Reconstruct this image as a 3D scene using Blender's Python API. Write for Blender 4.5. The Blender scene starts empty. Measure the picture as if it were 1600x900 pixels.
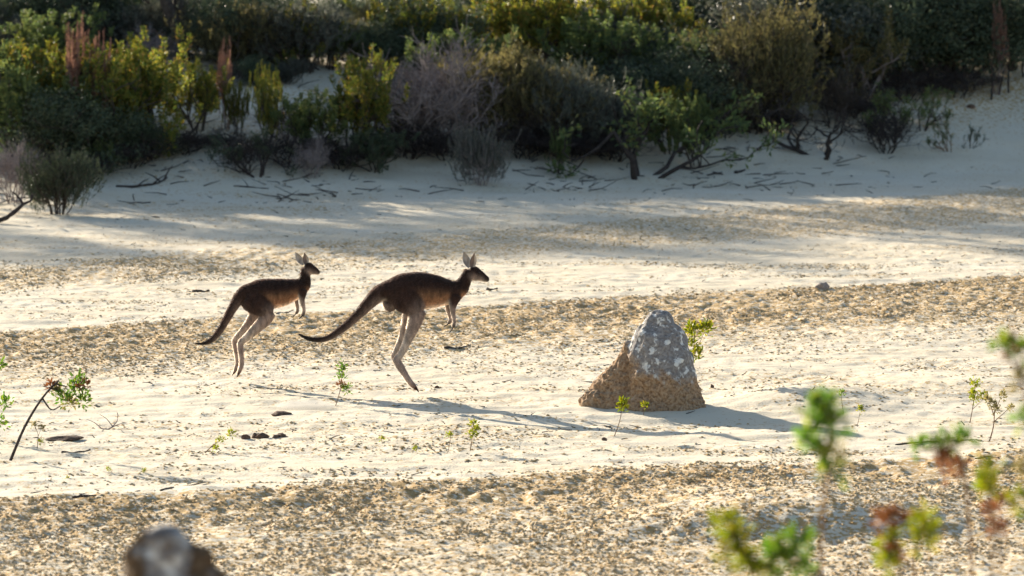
import bpy, bmesh, math, random
import numpy as np
from mathutils import Vector

random.seed(7)
rng = np.random.default_rng(11)
sc = bpy.context.scene

# ------------------------------------------------------------------ camera
F, CX, CY = 8889.0, 800.0, 450.0          # focal length and centre in photograph pixels (200 mm lens)
CAM_H = 4.7
PITCH = math.atan((CY + 257.0) / F)
cam_d = bpy.data.cameras.new('camera')
cam = bpy.data.objects.new('camera', cam_d)
sc.collection.objects.link(cam)
cam.location = (0, 0, CAM_H)
cam.rotation_euler = (math.pi / 2 - PITCH, 0, 0)
cam_d.sensor_width = 36
cam_d.lens = 36 * F / 1600.0
cam_d.clip_start, cam_d.clip_end = 0.5, 4000
cam_d.dof.use_dof = True
cam_d.dof.focus_distance = 47.3
cam_d.dof.aperture_fstop = 4.1
sc.camera = cam

# ------------------------------------------------------------------ light
SUN_EL = math.radians(16.5)
TO_SUN = Vector((-0.55, 0.835, 0)).normalized()
az = math.atan2(TO_SUN.x, TO_SUN.y)
w = bpy.data.worlds.new('World'); sc.world = w; w.use_nodes = True
nt = w.node_tree; nt.nodes.clear()
out = nt.nodes.new('ShaderNodeOutputWorld'); bg = nt.nodes.new('ShaderNodeBackground')
sky = nt.nodes.new('ShaderNodeTexSky'); sky.sky_type = 'NISHITA'; sky.sun_disc = False
sky.sun_elevation = SUN_EL; sky.sun_rotation = az
bg.inputs['Strength'].default_value = 0.075
nt.links.new(sky.outputs[0], bg.inputs[0]); nt.links.new(bg.outputs[0], out.inputs[0])
sun_d = bpy.data.lights.new('sun', 'SUN'); sun = bpy.data.objects.new('sun', sun_d)
sc.collection.objects.link(sun)
sun_d.energy = 5.0; sun_d.angle = math.radians(0.55); sun_d.color = (1.0, 0.89, 0.72)
ray = Vector((-TO_SUN.x * math.cos(SUN_EL), -TO_SUN.y * math.cos(SUN_EL), -math.sin(SUN_EL)))
sun.rotation_euler = ray.to_track_quat('-Z', 'Y').to_euler()
sun.location = (-20, 60, 30)
vs = sc.view_settings
vs.view_transform = 'Standard'; vs.look = 'None'; vs.gamma = 1.0; vs.use_curve_mapping = False
vs.exposure = 1.36
sc.render.engine = 'CYCLES'
sc.cycles.use_denoising = True
sc.cycles.max_bounces = 7
sc.cycles.transparent_max_bounces = 8

# ------------------------------------------------------------------ helpers
def link(o): sc.collection.objects.link(o); return o
def tag(o, label, cat, group=None):
    o['label'] = label; o['category'] = cat
    if group: o['group'] = group
    return o
def empty(name, loc, rz=0):
    o = link(bpy.data.objects.new(name, None)); o.location = loc; o.rotation_euler = (0, 0, rz)
    o.empty_display_size = 0.1
    return o

_tab = rng.random((256, 256))
def vnoise(x, y):
    xi = np.floor(x).astype(int); yi = np.floor(y).astype(int)
    fx = x - xi; fy = y - yi
    fx = fx * fx * (3 - 2 * fx); fy = fy * fy * (3 - 2 * fy)
    a = _tab[xi % 256, yi % 256]; b = _tab[(xi + 1) % 256, yi % 256]
    c = _tab[xi % 256, (yi + 1) % 256]; d = _tab[(xi + 1) % 256, (yi + 1) % 256]
    return (a * (1 - fx) + b * fx) * (1 - fy) + (c * (1 - fx) + d * fx) * fy - 0.5
def fbm(x, y, o=4):
    s = 0; a = 1.0
    for i in range(o):
        s = s + a * vnoise(x * 2 ** i + 17.3 * i, y * 2 ** i + 9.1 * i); a *= 0.5
    return s
def sstep(a, b, t):
    t = np.clip((t - a) / (b - a), 0, 1); return t * t * (3 - 2 * t)

class Acc:
    """collects polygons of one size class and builds ONE mesh"""
    def __init__(s): s.v = []; s.q = []; s.n = 0
    def add(s, v, f):
        v = np.asarray(v, float).reshape(-1, 3); f = np.asarray(f, int)
        s.v.append(v); s.q.append(f + s.n); s.n += len(v)
    def mesh(s, name, mat, smooth=False):
        me = bpy.data.meshes.new(name)
        V = np.concatenate(s.v)
        nv = len(V); me.vertices.add(nv); me.vertices.foreach_set('co', V.astype(np.float32).ravel())
        idx = np.concatenate([f.ravel() for f in s.q]); sizes = np.concatenate([np.full(len(f), f.shape[1]) for f in s.q])
        me.loops.add(len(idx)); me.loops.foreach_set('vertex_index', idx.astype(np.int32))
        st = np.concatenate([[0], np.cumsum(sizes)[:-1]])
        me.polygons.add(len(sizes)); me.polygons.foreach_set('loop_start', st.astype(np.int32))
        me.polygons.foreach_set('use_smooth', np.full(len(sizes), smooth))
        me.update(calc_edges=True); me.validate()
        if mat: me.materials.append(mat)
        return me
    def tube(s, pts, rad, k=5):
        pts = np.asarray(pts, float); n = len(pts); rad = np.broadcast_to(rad, (n,))
        t = np.gradient(pts, axis=0); t /= np.linalg.norm(t, axis=1, keepdims=True) + 1e-9
        ref = np.array([0.13, 0.21, 0.97]) if abs(t[0, 2]) < 0.9 else np.array([0.95, 0.2, 0.1])
        a = np.cross(t, ref); a /= np.linalg.norm(a, axis=1, keepdims=True) + 1e-9
        b = np.cross(t, a)
        an = np.arange(k) / k * 2 * np.pi
        ring = pts[:, None] + rad[:, None, None] * (np.cos(an)[None, :, None] * a[:, None] + np.sin(an)[None, :, None] * b[:, None])
        i = np.arange(n - 1)[:, None] * k; j = np.arange(k)[None]; j2 = (j + 1) % k
        f = np.stack([i + j, i + j2, i + k + j2, i + k + j], -1).reshape(-1, 4)
        s.add(ring.reshape(-1, 3), f)
        c0 = np.array([[0, j_, (j_ + 1) % k] for j_ in range(1, k - 1)])
        s.q.append(c0[:, ::-1] + s.n - n * k); s.q.append(c0 + s.n - k)
    def leaves(s, p, d, L, W, bend=0.15):
        """one folded diamond for each row of p, pointing along d"""
        p = np.asarray(p); d = d / (np.linalg.norm(d, axis=1, keepdims=True) + 1e-9)
        n = len(p); r = rng.normal(size=(n, 3)); side = np.cross(d, r); side /= np.linalg.norm(side, axis=1, keepdims=True) + 1e-9
        nor = np.cross(side, d)
        L = np.broadcast_to(L, (n,))[:, None]; W = np.broadcast_to(W, (n,))[:, None]
        m = p + d * L * 0.55
        V = np.stack([p, m + side * W * 0.5 + nor * L * bend * 0.5, p + d * L - nor * L * bend, m - side * W * 0.5 + nor * L * bend * 0.5], 1)
        s.add(V.reshape(-1, 3), (np.arange(n)[:, None] * 4 + np.arange(4)[None]))
def part(name, me, parent, kind=None):
    o = link(bpy.data.objects.new(name, me))
    if parent is not None: o.parent = parent
    if kind: o['kind'] = kind
    return o
def copy_tree(src, loc, rz, scale):
    r = src.copy(); link(r); r.location = loc; r.rotation_euler = (0, 0, rz); r.scale = scale
    for ch in src.children:
        c = ch.copy(); link(c); c.parent = r
    return r

# ------------------------------------------------------------------ materials
def mat(name):
    m = bpy.data.materials.new(name); m.use_nodes = True
    n = m.node_tree.nodes; n.clear()
    return m, n, m.node_tree.links
def ramp(n, stops):
    r = n.new('ShaderNodeValToRGB'); el = r.color_ramp.elements
    while len(el) < len(stops): el.new(0.5)
    for e, (p, c) in zip(el, stops): e.position = p; e.color = (*c, 1)
    return r
def leaf_mat(name, stops, trans=0.5, rough=0.5):
    m, n, l = mat(name)
    o = n.new('ShaderNodeOutputMaterial'); g = n.new('ShaderNodeNewGeometry')
    r = ramp(n, stops); l.new(g.outputs['Random Per Island'], r.inputs[0])
    oi = n.new('ShaderNodeObjectInfo'); hs = n.new('ShaderNodeHueSaturation')
    mr = n.new('ShaderNodeMapRange'); mr.inputs['To Min'].default_value = 0.8; mr.inputs['To Max'].default_value = 1.2
    l.new(oi.outputs['Random'], mr.inputs['Value']); l.new(mr.outputs[0], hs.inputs['Value']); l.new(r.outputs[0], hs.inputs['Color'])
    b = n.new('ShaderNodeBsdfPrincipled'); b.inputs['Roughness'].default_value = rough; b.inputs['Specular IOR Level'].default_value = 0.25
    l.new(hs.outputs[0], b.inputs['Base Color'])
    t = n.new('ShaderNodeBsdfTranslucent'); h2 = n.new('ShaderNodeHueSaturation'); h2.inputs['Saturation'].default_value = 1.15; h2.inputs['Value'].default_value = 1.5
    l.new(hs.outputs[0], h2.inputs['Color']); l.new(h2.outputs[0], t.inputs[0])
    mx = n.new('ShaderNodeMixShader'); mx.inputs[0].default_value = trans
    l.new(b.outputs[0], mx.inputs[1]); l.new(t.outputs[0], mx.inputs[2]); l.new(mx.outputs[0], o.inputs[0])
    return m
def wood_mat(name, c1, c2, scale=30):
    m, n, l = mat(name)
    o = n.new('ShaderNodeOutputMaterial'); b = n.new('ShaderNodeBsdfPrincipled'); b.inputs['Roughness'].default_value = 0.9
    b.inputs['Specular IOR Level'].default_value = 0.15
    tx = n.new('ShaderNodeTexNoise'); tx.inputs['Scale'].default_value = scale; tx.inputs['Detail'].default_value = 5
    tc = n.new('ShaderNodeTexCoord'); l.new(tc.outputs['Object'], tx.inputs['Vector'])
    r = ramp(n, [(0.3, c1), (0.7, c2)]); l.new(tx.outputs[0], r.inputs[0]); l.new(r.outputs[0], b.inputs['Base Color'])
    bp = n.new('ShaderNodeBump'); bp.inputs['Strength'].default_value = 0.5; bp.inputs['Distance'].default_value = 0.01
    l.new(tx.outputs[0], bp.inputs['Height']); l.new(bp.outputs[0], b.inputs['Normal']); l.new(b.outputs[0], o.inputs[0])
    return m
M = {}
M['yellow'] = leaf_mat('leaf_yellow_green', [(0, (0.08, 0.12, 0.035)), (0.4, (0.18, 0.20, 0.05)), (0.8, (0.28, 0.25, 0.06)), (1, (0.30, 0.18, 0.07))], 0.5)
M['green'] = leaf_mat('leaf_green', [(0, (0.075, 0.11, 0.05)), (0.6, (0.13, 0.17, 0.065)), (1, (0.20, 0.20, 0.07))], 0.45)
M['dark'] = leaf_mat('leaf_dark_green', [(0, (0.05, 0.07, 0.045)), (0.7, (0.085, 0.11, 0.065)), (1, (0.13, 0.13, 0.07))], 0.3)
M['olive'] = leaf_mat('leaf_olive', [(0, (0.12, 0.115, 0.055)), (0.6, (0.21, 0.19, 0.085)), (1, (0.29, 0.23, 0.11))], 0.45)
M['bluegrey'] = leaf_mat('leaf_blue_grey', [(0, (0.075, 0.09, 0.075)), (0.6, (0.13, 0.14, 0.11)), (1, (0.18, 0.17, 0.13))], 0.3)
M['rust'] = leaf_mat('leaf_rust', [(0, (0.18, 0.10, 0.08)), (0.6, (0.29, 0.17, 0.13)), (1, (0.36, 0.23, 0.17))], 0.4)
M['fresh'] = leaf_mat('leaf_fresh_green', [(0, (0.06, 0.12, 0.025)), (0.6, (0.11, 0.19, 0.035)), (1, (0.19, 0.22, 0.04))], 0.5)
M['seedling'] = leaf_mat('leaf_seedling', [(0, (0.10, 0.14, 0.02)), (0.6, (0.20, 0.22, 0.03)), (1, (0.28, 0.24, 0.04))], 0.5)
M['brownleaf'] = leaf_mat('leaf_dry_brown', [(0, (0.14, 0.06, 0.03)), (1, (0.26, 0.12, 0.06))], 0.35)
M['twig'] = wood_mat('grey_dead_twig', (0.19, 0.155, 0.15), (0.32, 0.26, 0.245))
M['bark'] = wood_mat('dark_bark', (0.045, 0.035, 0.03), (0.10, 0.08, 0.065))
M['char'] = wood_mat('charred_stick', (0.03, 0.025, 0.025), (0.07, 0.055, 0.05))
M['stem'] = wood_mat('brown_stem', (0.12, 0.07, 0.04), (0.20, 0.12, 0.07))

# sand with patches of crusted soil; 'crust' is a vertex attribute of the ground
m, n, l = mat('sand'); M['sand'] = m
o_ = n.new('ShaderNodeOutputMaterial'); b = n.new('ShaderNodeBsdfPrincipled'); b.inputs['Roughness'].default_value = 0.95
b.inputs['Specular IOR Level'].default_value = 0.1
at = n.new('ShaderNodeAttribute'); at.attribute_name = 'crust'
tc = n.new('ShaderNodeTexCoord')
t1 = n.new('ShaderNodeTexNoise'); t1.inputs['Scale'].default_value = 1.1; t1.inputs['Detail'].default_value = 6
t2 = n.new('ShaderNodeTexNoise'); t2.inputs['Scale'].default_value = 22; t2.inputs['Detail'].default_value = 6
mp = n.new('ShaderNodeMapping'); mp.inputs['Scale'].default_value = (0.6, 1.0, 1.0)
l.new(tc.outputs['Object'], mp.inputs[0]); l.new(mp.outputs[0], t1.inputs['Vector']); l.new(tc.outputs['Object'], t2.inputs['Vector'])
r1 = ramp(n, [(0.3, (0.73, 0.66, 0.53)), (0.7, (0.68, 0.59, 0.44))]); l.new(t1.outputs[0], r1.inputs[0])
r2 = ramp(n, [(0.35, (0.37, 0.225, 0.09)), (0.65, (0.52, 0.36, 0.17))]); l.new(t2.outputs[0], r2.inputs[0])
ad = n.new('ShaderNodeMath'); ad.operation = 'MULTIPLY_ADD'; ad.inputs[1].default_value = 3.0; ad.inputs[2].default_value = -1.5
l.new(t2.outputs[0], ad.inputs[0])
a2 = n.new('ShaderNodeMath'); a2.operation = 'ADD'; l.new(ad.outputs[0], a2.inputs[0])
fa = n.new('ShaderNodeMath'); fa.operation = 'MULTIPLY'; fa.inputs[1].default_value = 0.70; l.new(at.outputs['Fac'], fa.inputs[0]); l.new(fa.outputs[0], a2.inputs[1])
r3 = ramp(n, [(0.46, (0, 0, 0)), (0.64, (1, 1, 1))]); l.new(a2.outputs[0], r3.inputs[0])
mx = n.new('ShaderNodeMix'); mx.data_type = 'RGBA'; l.new(r3.outputs[0], mx.inputs[0]); l.new(r1.outputs[0], mx.inputs[6]); l.new(r2.outputs[0], mx.inputs[7])
l.new(mx.outputs[2], b.inputs['Base Color'])
t3 = n.new('ShaderNodeTexNoise'); t3.inputs['Scale'].default_value = 55; t3.inputs['Detail'].default_value = 5
l.new(tc.outputs['Object'], t3.inputs['Vector'])
bp = n.new('ShaderNodeBump'); bp.inputs['Strength'].default_value = 0.6; bp.inputs['Distance'].default_value = 0.012
l.new(t3.outputs[0], bp.inputs['Height']); l.new(bp.outputs[0], b.inputs['Normal']); l.new(b.outputs[0], o_.inputs[0])

# crumbs of crusted soil
m, n, l = mat('soil_crumbs'); M['crumb'] = m
o_ = n.new('ShaderNodeOutputMaterial'); b = n.new('ShaderNodeBsdfPrincipled'); b.inputs['Roughness'].default_value = 0.95
b.inputs['Specular IOR Level'].default_value = 0.1
g = n.new('ShaderNodeNewGeometry'); r = ramp(n, [(0, (0.44, 0.28, 0.12)), (0.5, (0.58, 0.41, 0.21)), (1, (0.70, 0.57, 0.38))])
l.new(g.outputs['Random Per Island'], r.inputs[0]); l.new(r.outputs[0], b.inputs['Base Color']); l.new(b.outputs[0], o_.inputs[0])

# termite mound: brown earth, grey crust on top, white lichen
def mound_mat(name, dark=1.0, lich=0.55):
    m, n, l = mat(name)
    o_ = n.new('ShaderNodeOutputMaterial'); b = n.new('ShaderNodeBsdfPrincipled'); b.inputs['Roughness'].default_value = 0.95
    b.inputs['Specular IOR Level'].default_value = 0.1
    tc = n.new('ShaderNodeTexCoord'); sp = n.new('ShaderNodeSeparateXYZ'); l.new(tc.outputs['Object'], sp.inputs[0])
    t1 = n.new('ShaderNodeTexNoise'); t1.inputs['Scale'].default_value = 9; t1.inputs['Detail'].default_value = 8; l.new(tc.outputs['Object'], t1.inputs['Vector'])
    t2 = n.new('ShaderNodeTexNoise'); t2.inputs['Scale'].default_value = 45; t2.inputs['Detail'].default_value = 6; l.new(tc.outputs['Object'], t2.inputs['Vector'])
    t3 = n.new('ShaderNodeTexNoise'); t3.inputs['Scale'].default_value = 15; t3.inputs['Detail'].default_value = 7; l.new(tc.outputs['Object'], t3.inputs['Vector'])
    brown = ramp(n, [(0.3, (0.19 * dark, 0.11 * dark, 0.06 * dark)), (0.5, (0.36 * dark, 0.235 * dark, 0.14 * dark)), (0.72, (0.50 * dark, 0.36 * dark, 0.235 * dark))]); l.new(t2.outputs[0], brown.inputs[0])
    grey = ramp(n, [(0.3, (0.17, 0.15, 0.14)), (0.7, (0.33, 0.32, 0.315))]); l.new(t2.outputs[0], grey.inputs[0])
    at = n.new('ShaderNodeAttribute'); at.attribute_name = 'cap'
    a1 = n.new('ShaderNodeMath'); a1.operation = 'MULTIPLY_ADD'; a1.inputs[1].default_value = 1.6; a1.inputs[2].default_value = -0.8
    l.new(t1.outputs[0], a1.inputs[0]); a2 = n.new('ShaderNodeMath'); l.new(a1.outputs[0], a2.inputs[0]); l.new(at.outputs['Fac'], a2.inputs[1])
    rc = ramp(n, [(0.30, (0, 0, 0)), (0.72, (1, 1, 1))]); l.new(a2.outputs[0], rc.inputs[0])
    mx = n.new('ShaderNodeMix'); mx.data_type = 'RGBA'; l.new(rc.outputs[0], mx.inputs[0]); l.new(brown.outputs[0], mx.inputs[6]); l.new(grey.outputs[0], mx.inputs[7])
    rl = ramp(n, [(lich, (0, 0, 0)), (0.61, (1, 1, 1))]); l.new(t3.outputs[0], rl.inputs[0])
    ml = n.new('ShaderNodeMath'); ml.operation = 'MULTIPLY'; l.new(rl.outputs[0], ml.inputs[0]); l.new(rc.outputs[0], ml.inputs[1])
    m2 = n.new('ShaderNodeMix'); m2.data_type = 'RGBA'; m2.inputs[7].default_value = (0.70, 0.70, 0.68, 1)
    l.new(ml.outputs[0], m2.inputs[0]); l.new(mx.outputs[2], m2.inputs[6]); l.new(m2.outputs[2], b.inputs['Base Color'])
    bp = n.new('ShaderNodeBump'); bp.inputs['Strength'].default_value = 0.8; bp.inputs['Distance'].default_value = 0.02
    l.new(t2.outputs[0], bp.inputs['Height']); l.new(bp.outputs[0], b.inputs['Normal']); l.new(b.outputs[0], o_.inputs[0])
    return m
M['mound'] = mound_mat('termite_earth'); M['mound_shaded'] = mound_mat('termite_earth_shaded', 0.32, 0.50)  # second one: backlit shade of the near mound painted in as darker earth

# kangaroo pelt: colour held in a colour attribute of the body
def pelt(name, trans, spec=0.15, rough=0.85):
    m, n, l = mat(name)
    o_ = n.new('ShaderNodeOutputMaterial'); b = n.new('ShaderNodeBsdfPrincipled'); b.inputs['Roughness'].default_value = rough
    b.inputs['Specular IOR Level'].default_value = spec; b.inputs['Sheen Weight'].default_value = 0.3; b.inputs['Sheen Roughness'].default_value = 0.35
    at = n.new('ShaderNodeAttribute'); at.attribute_name = 'coat'
    tc = n.new('ShaderNodeTexCoord'); t = n.new('ShaderNodeTexNoise'); t.inputs['Scale'].default_value = 22; t.inputs['Detail'].default_value = 5
    mp = n.new('ShaderNodeMapping'); mp.inputs['Scale'].default_value = (1.6, 1, 0.7); l.new(tc.outputs['Object'], mp.inputs[0]); l.new(mp.outputs[0], t.inputs['Vector'])
    mr = n.new('ShaderNodeMapRange'); mr.inputs['From Min'].default_value = 0.3; mr.inputs['From Max'].default_value = 0.7
    mr.inputs['To Min'].default_value = 0.6; mr.inputs['To Max'].default_value = 1.35; l.new(t.outputs[0], mr.inputs['Value'])
    hs = n.new('ShaderNodeHueSaturation'); l.new(mr.outputs[0], hs.inputs['Value']); l.new(at.outputs['Color'], hs.inputs['Color'])
    l.new(hs.outputs[0], b.inputs['Base Color'])
    if trans:
        tr = n.new('ShaderNodeBsdfTranslucent'); h2 = n.new('ShaderNodeHueSaturation'); h2.inputs['Value'].default_value = 2.2; l.new(hs.outputs[0], h2.inputs['Color']); l.new(h2.outputs[0], tr.inputs[0])
        mx = n.new('ShaderNodeMixShader'); mx.inputs[0].default_value = trans; l.new(b.outputs[0], mx.inputs[1]); l.new(tr.outputs[0], mx.inputs[2]); l.new(mx.outputs[0], o_.inputs[0])
    else: l.new(b.outputs[0], o_.inputs[0])
    return m
M['pelt'] = pelt('kangaroo_pelt', 0.0); M['fur'] = pelt('kangaroo_fur', 0.55, 0.7, 0.38)
m, n, l = mat('dark_eye'); M['eye'] = m
o_ = n.new('ShaderNodeOutputMaterial'); b = n.new('ShaderNodeBsdfPrincipled'); b.inputs['Base Color'].default_value = (0.01, 0.007, 0.005, 1); b.inputs['Roughness'].default_value = 0.15; l.new(b.outputs[0], o_.inputs[0])

# ------------------------------------------------------------------ terrain
def toe(x): return 75.0 + 0.33 * np.clip(x, -14, 14) + 1.2 * vnoise(x * 0.35 + 3.1, 0 * x + 5.5)
def crust(x, y):
    """how much crusted soil covers the sand at a place, 0 to 1"""
    wob = 0.5 * vnoise(x * 0.5, y * 0.5) + 0.25 * vnoise(x * 1.7, y * 1.7)
    u = y + wob
    near = sstep(0, 0.5, 41.6 + 0.43 * x - u) * (0.75 + 0.25 * sstep(0, 2.5, u - (38.5 + 0.43 * x)))
    mid = sstep(0, 0.6, 57.6 + 0.66 * x - u) * sstep(-1.5, 5.5, u - (49.5 + 0.55 * x))
    far = sstep(0, 1.2, 68.8 + 1.15 * x - u) * sstep(0, 3, u - (61.5 + 0.95 * x)) * 0.75
    base = 0.30 + 0.55 * vnoise(x * 0.8 + 31, y * 2.2) + 0.3 * vnoise(x * 2.1, y * 5.0 + 8)
    base = np.clip(base, 0, 0.6) * sstep(30, 36, y) * (1 - 0.6 * sstep(72, 78, y))
    return np.clip(np.maximum(np.maximum(np.maximum(near, mid), far), base), 0, 1)
def terrain(x, y, fine=True):
    x = np.asarray(x, float); y = np.asarray(y, float)
    yc = np.clip(y, -6, None)
    z = 0.086 * np.where(yc < 33, 36 - yc, np.where(yc < 39, (39 - yc) ** 2 / 12.0, 0))
    t = y - toe(x)
    z = z + 1.45 * sstep(-0.5, 8.0, t) + 0.022 * np.clip(t - 6, 0, 60)
    z = z + 0.10 * fbm(x * 0.45, y * 0.45, 3) * sstep(-1, 3, t)
    z = z + 0.05 * fbm(x * 0.25, y * 0.25, 2)
    # graded windrow at the edge of the near crusted strip, a rut inside it
    e = 41.5 + 0.43 * x - y
    z = z + 0.05 * np.exp(-((e - 0.5) / 0.7) ** 2)
    g = np.exp(-((x - 1.9) / 1.1) ** 2)
    z = z + 0.20 * g * sstep(37.3, 38.1, y - 0.1 * x + 0.4 * vnoise(x * 1.3, y * 0.2)) * (1 - sstep(38.2, 42.5, y))
    # drift of rippled sand beside the termite mound
    dx, dy = x - 2.45, y - 47.0
    a = dx * 0.42 + dy * 0.91; c = dx * 0.91 - dy * 0.42
    z = z + 0.13 * np.exp(-(a / 0.75) ** 2 - (c / 0.65) ** 2) + 0.05 * np.exp(-((a - 1.8) / 1.0) ** 2 - ((c - 0.5) / 0.8) ** 2)
    z = z - 0.05 * np.exp(-((x - 1.2) / 0.9) ** 2 - ((y - 45.5) / 0.6) ** 2)
    if fine:
        c_ = crust(x, y); vis = sstep(28, 32, y)
        z = z + vis * (1 - c_) * (0.030 * vnoise(x * 0.9 + 4, y * 2.6) + 0.022 * vnoise(x * 2.4, y * 6.3) + 0.016 * vnoise(x * 8, y * 9))
        z = z + vis * c_ * (0.018 * vnoise(x * 4.5, y * 3.0) + 0.046 * vnoise(x * 13, y * 8))
    return z
def ray_dir(px, py):
    fx = (px - CX) / F; fy = (CY - py) / F
    return np.array([fx, math.cos(PITCH) + fy * math.sin(PITCH), -math.sin(PITCH) + fy * math.cos(PITCH)])
_ts = np.arange(14, 140, 0.05)
def ground_at(px, py):
    d = ray_dir(px, py)
    zz = CAM_H + d[2] * _ts - terrain(d[0] * _ts, d[1] * _ts, False)
    i = int(np.argmax(zz < 0)) if (zz < 0).any() else len(_ts) - 1
    x, y = d[0] * _ts[i], d[1] * _ts[i]
    return np.array([x, y, float(terrain(x, y))])
def at_depth(px, py, Y):
    d = ray_dir(px, py); t = Y / d[1]
    return np.array([d[0] * t, Y, CAM_H + d[2] * t])
def gz(x, y): return float(terrain(x, y))

def axis(lo, hi, step, far_lo, far_hi):
    mid = np.arange(lo, hi + 1e-6, step)
    a = [lo]; s = step
    while a[-1] > far_lo: s *= 1.35; a.append(a[-1] - s)
    b_ = [hi]; s = step
    while b_[-1] < far_hi: s *= 1.35; b_.append(b_[-1] + s)
    return np.concatenate([a[:0:-1], mid, b_[1:]])
xs = axis(-7.6, 7.6, 0.034, -1500, 1500)
ya = np.arange(31.8, 64, 0.047); yb = np.arange(64, 86, 0.1)
lo = [31.8]; s = 0.045
while lo[-1] > -400: s = min(s * 1.3, 60) if lo[-1] < 8 else min(s * 1.3, 0.8); lo.append(lo[-1] - s)
hi = [float(yb[-1])]; s = 0.085
while hi[-1] < 3000: s *= 1.3; hi.append(hi[-1] + s)
ys = np.concatenate([lo[:0:-1], ya, yb, hi[1:]])
X, Y = np.meshgrid(xs, ys)
Z = terrain(X, Y)
V = np.stack([X, Y, Z], -1).reshape(-1, 3)
nx, ny = len(xs), len(ys)
i = (np.arange(ny - 1)[:, None] * nx + np.arange(nx - 1)[None]).ravel()
acc = Acc(); acc.add(V, np.stack([i, i + 1, i + nx + 1, i + nx], -1))
me = acc.mesh('sand_ground', M['sand'], True)
at_ = me.attributes.new('crust', 'FLOAT', 'POINT')
# dead litter and yellow soil spill out under the shrubs on the bank
litter = sstep(1.0, 5.5, (Y - toe(X))) * 0.8 * np.clip(0.7 + fbm(X * 0.8, Y * 0.8, 3), 0, 1)
at_.data.foreach_set('value', np.clip(np.maximum(crust(X, Y), litter), 0, 1).ravel().astype(np.float32))
gobj = link(bpy.data.objects.new('sand_ground', me)); gobj['kind'] = 'structure'

# crumbs of soil lying on the crusted strips
def crumbs(name, label, n, x0, x1, y0, y1, s0, s1, lowc):
    x = rng.uniform(x0, x1, n); y = rng.uniform(y0, y1, n)
    k = (np.abs(x) < 0.105 * y + 0.6) & (rng.random(n) < np.clip(crust(x, y) - 0.25, 0, 1) * 1.33 * (0.65 + 1.2 * fbm(x * 1.6, y * 1.0, 3)) + lowc)
    x, y = x[k], y[k]; n = len(x)
    z = terrain(x, y)
    s_ = s0 + (s1 - s0) * rng.random(n) ** 2.5
    oct_ = np.array([[1, 0, 0], [0, 1, 0], [-1, 0, 0], [0, -1, 0], [0, 0, 1], [0, 0, -0.6]], float)
    v = oct_[None] * (s_[:, None, None] * np.array([1.25, 1.0, 0.5])) * rng.uniform(0.6, 1.35, (n, 6, 1))
    an = rng.uniform(0, 6.28, n); c, s2 = np.cos(an)[:, None], np.sin(an)[:, None]
    v = np.stack([v[..., 0] * c - v[..., 1] * s2, v[..., 0] * s2 + v[..., 1] * c, v[..., 2]], -1)
    v += np.stack([x, y, z + s_ * 0.15], -1)[:, None]
    f = np.array([[0, 1, 4], [1, 2, 4], [2, 3, 4], [3, 0, 4], [1, 0, 5], [2, 1, 5], [3, 2, 5], [0, 3, 5]])
    a = Acc(); a.add(v.reshape(-1, 3), (np.arange(n)[:, None, None] * 6 + f[None]).reshape(-1, 3))
    o = link(bpy.data.objects.new(name, a.mesh(name, M['crumb']))); o['kind'] = 'stuff'
    o['label'] = label; o['category'] = 'soil crumbs'
crumbs('soil_crumbs', 'brown crumbs of crusted soil on the strip below the sand track', 185000, -5, 5, 31.5, 44, 0.005, 0.021, 0.004)
crumbs('soil_crumbs', 'brown crumbs of crusted soil on the strip the kangaroos cross', 260000, -7, 7, 44, 63, 0.005, 0.019, 0.003)
crumbs('soil_crumbs', 'brown crumbs of crusted soil on the dappled strip below the bank', 50000, -8, 8, 60, 78, 0.006, 0.018, 0.003)

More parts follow.
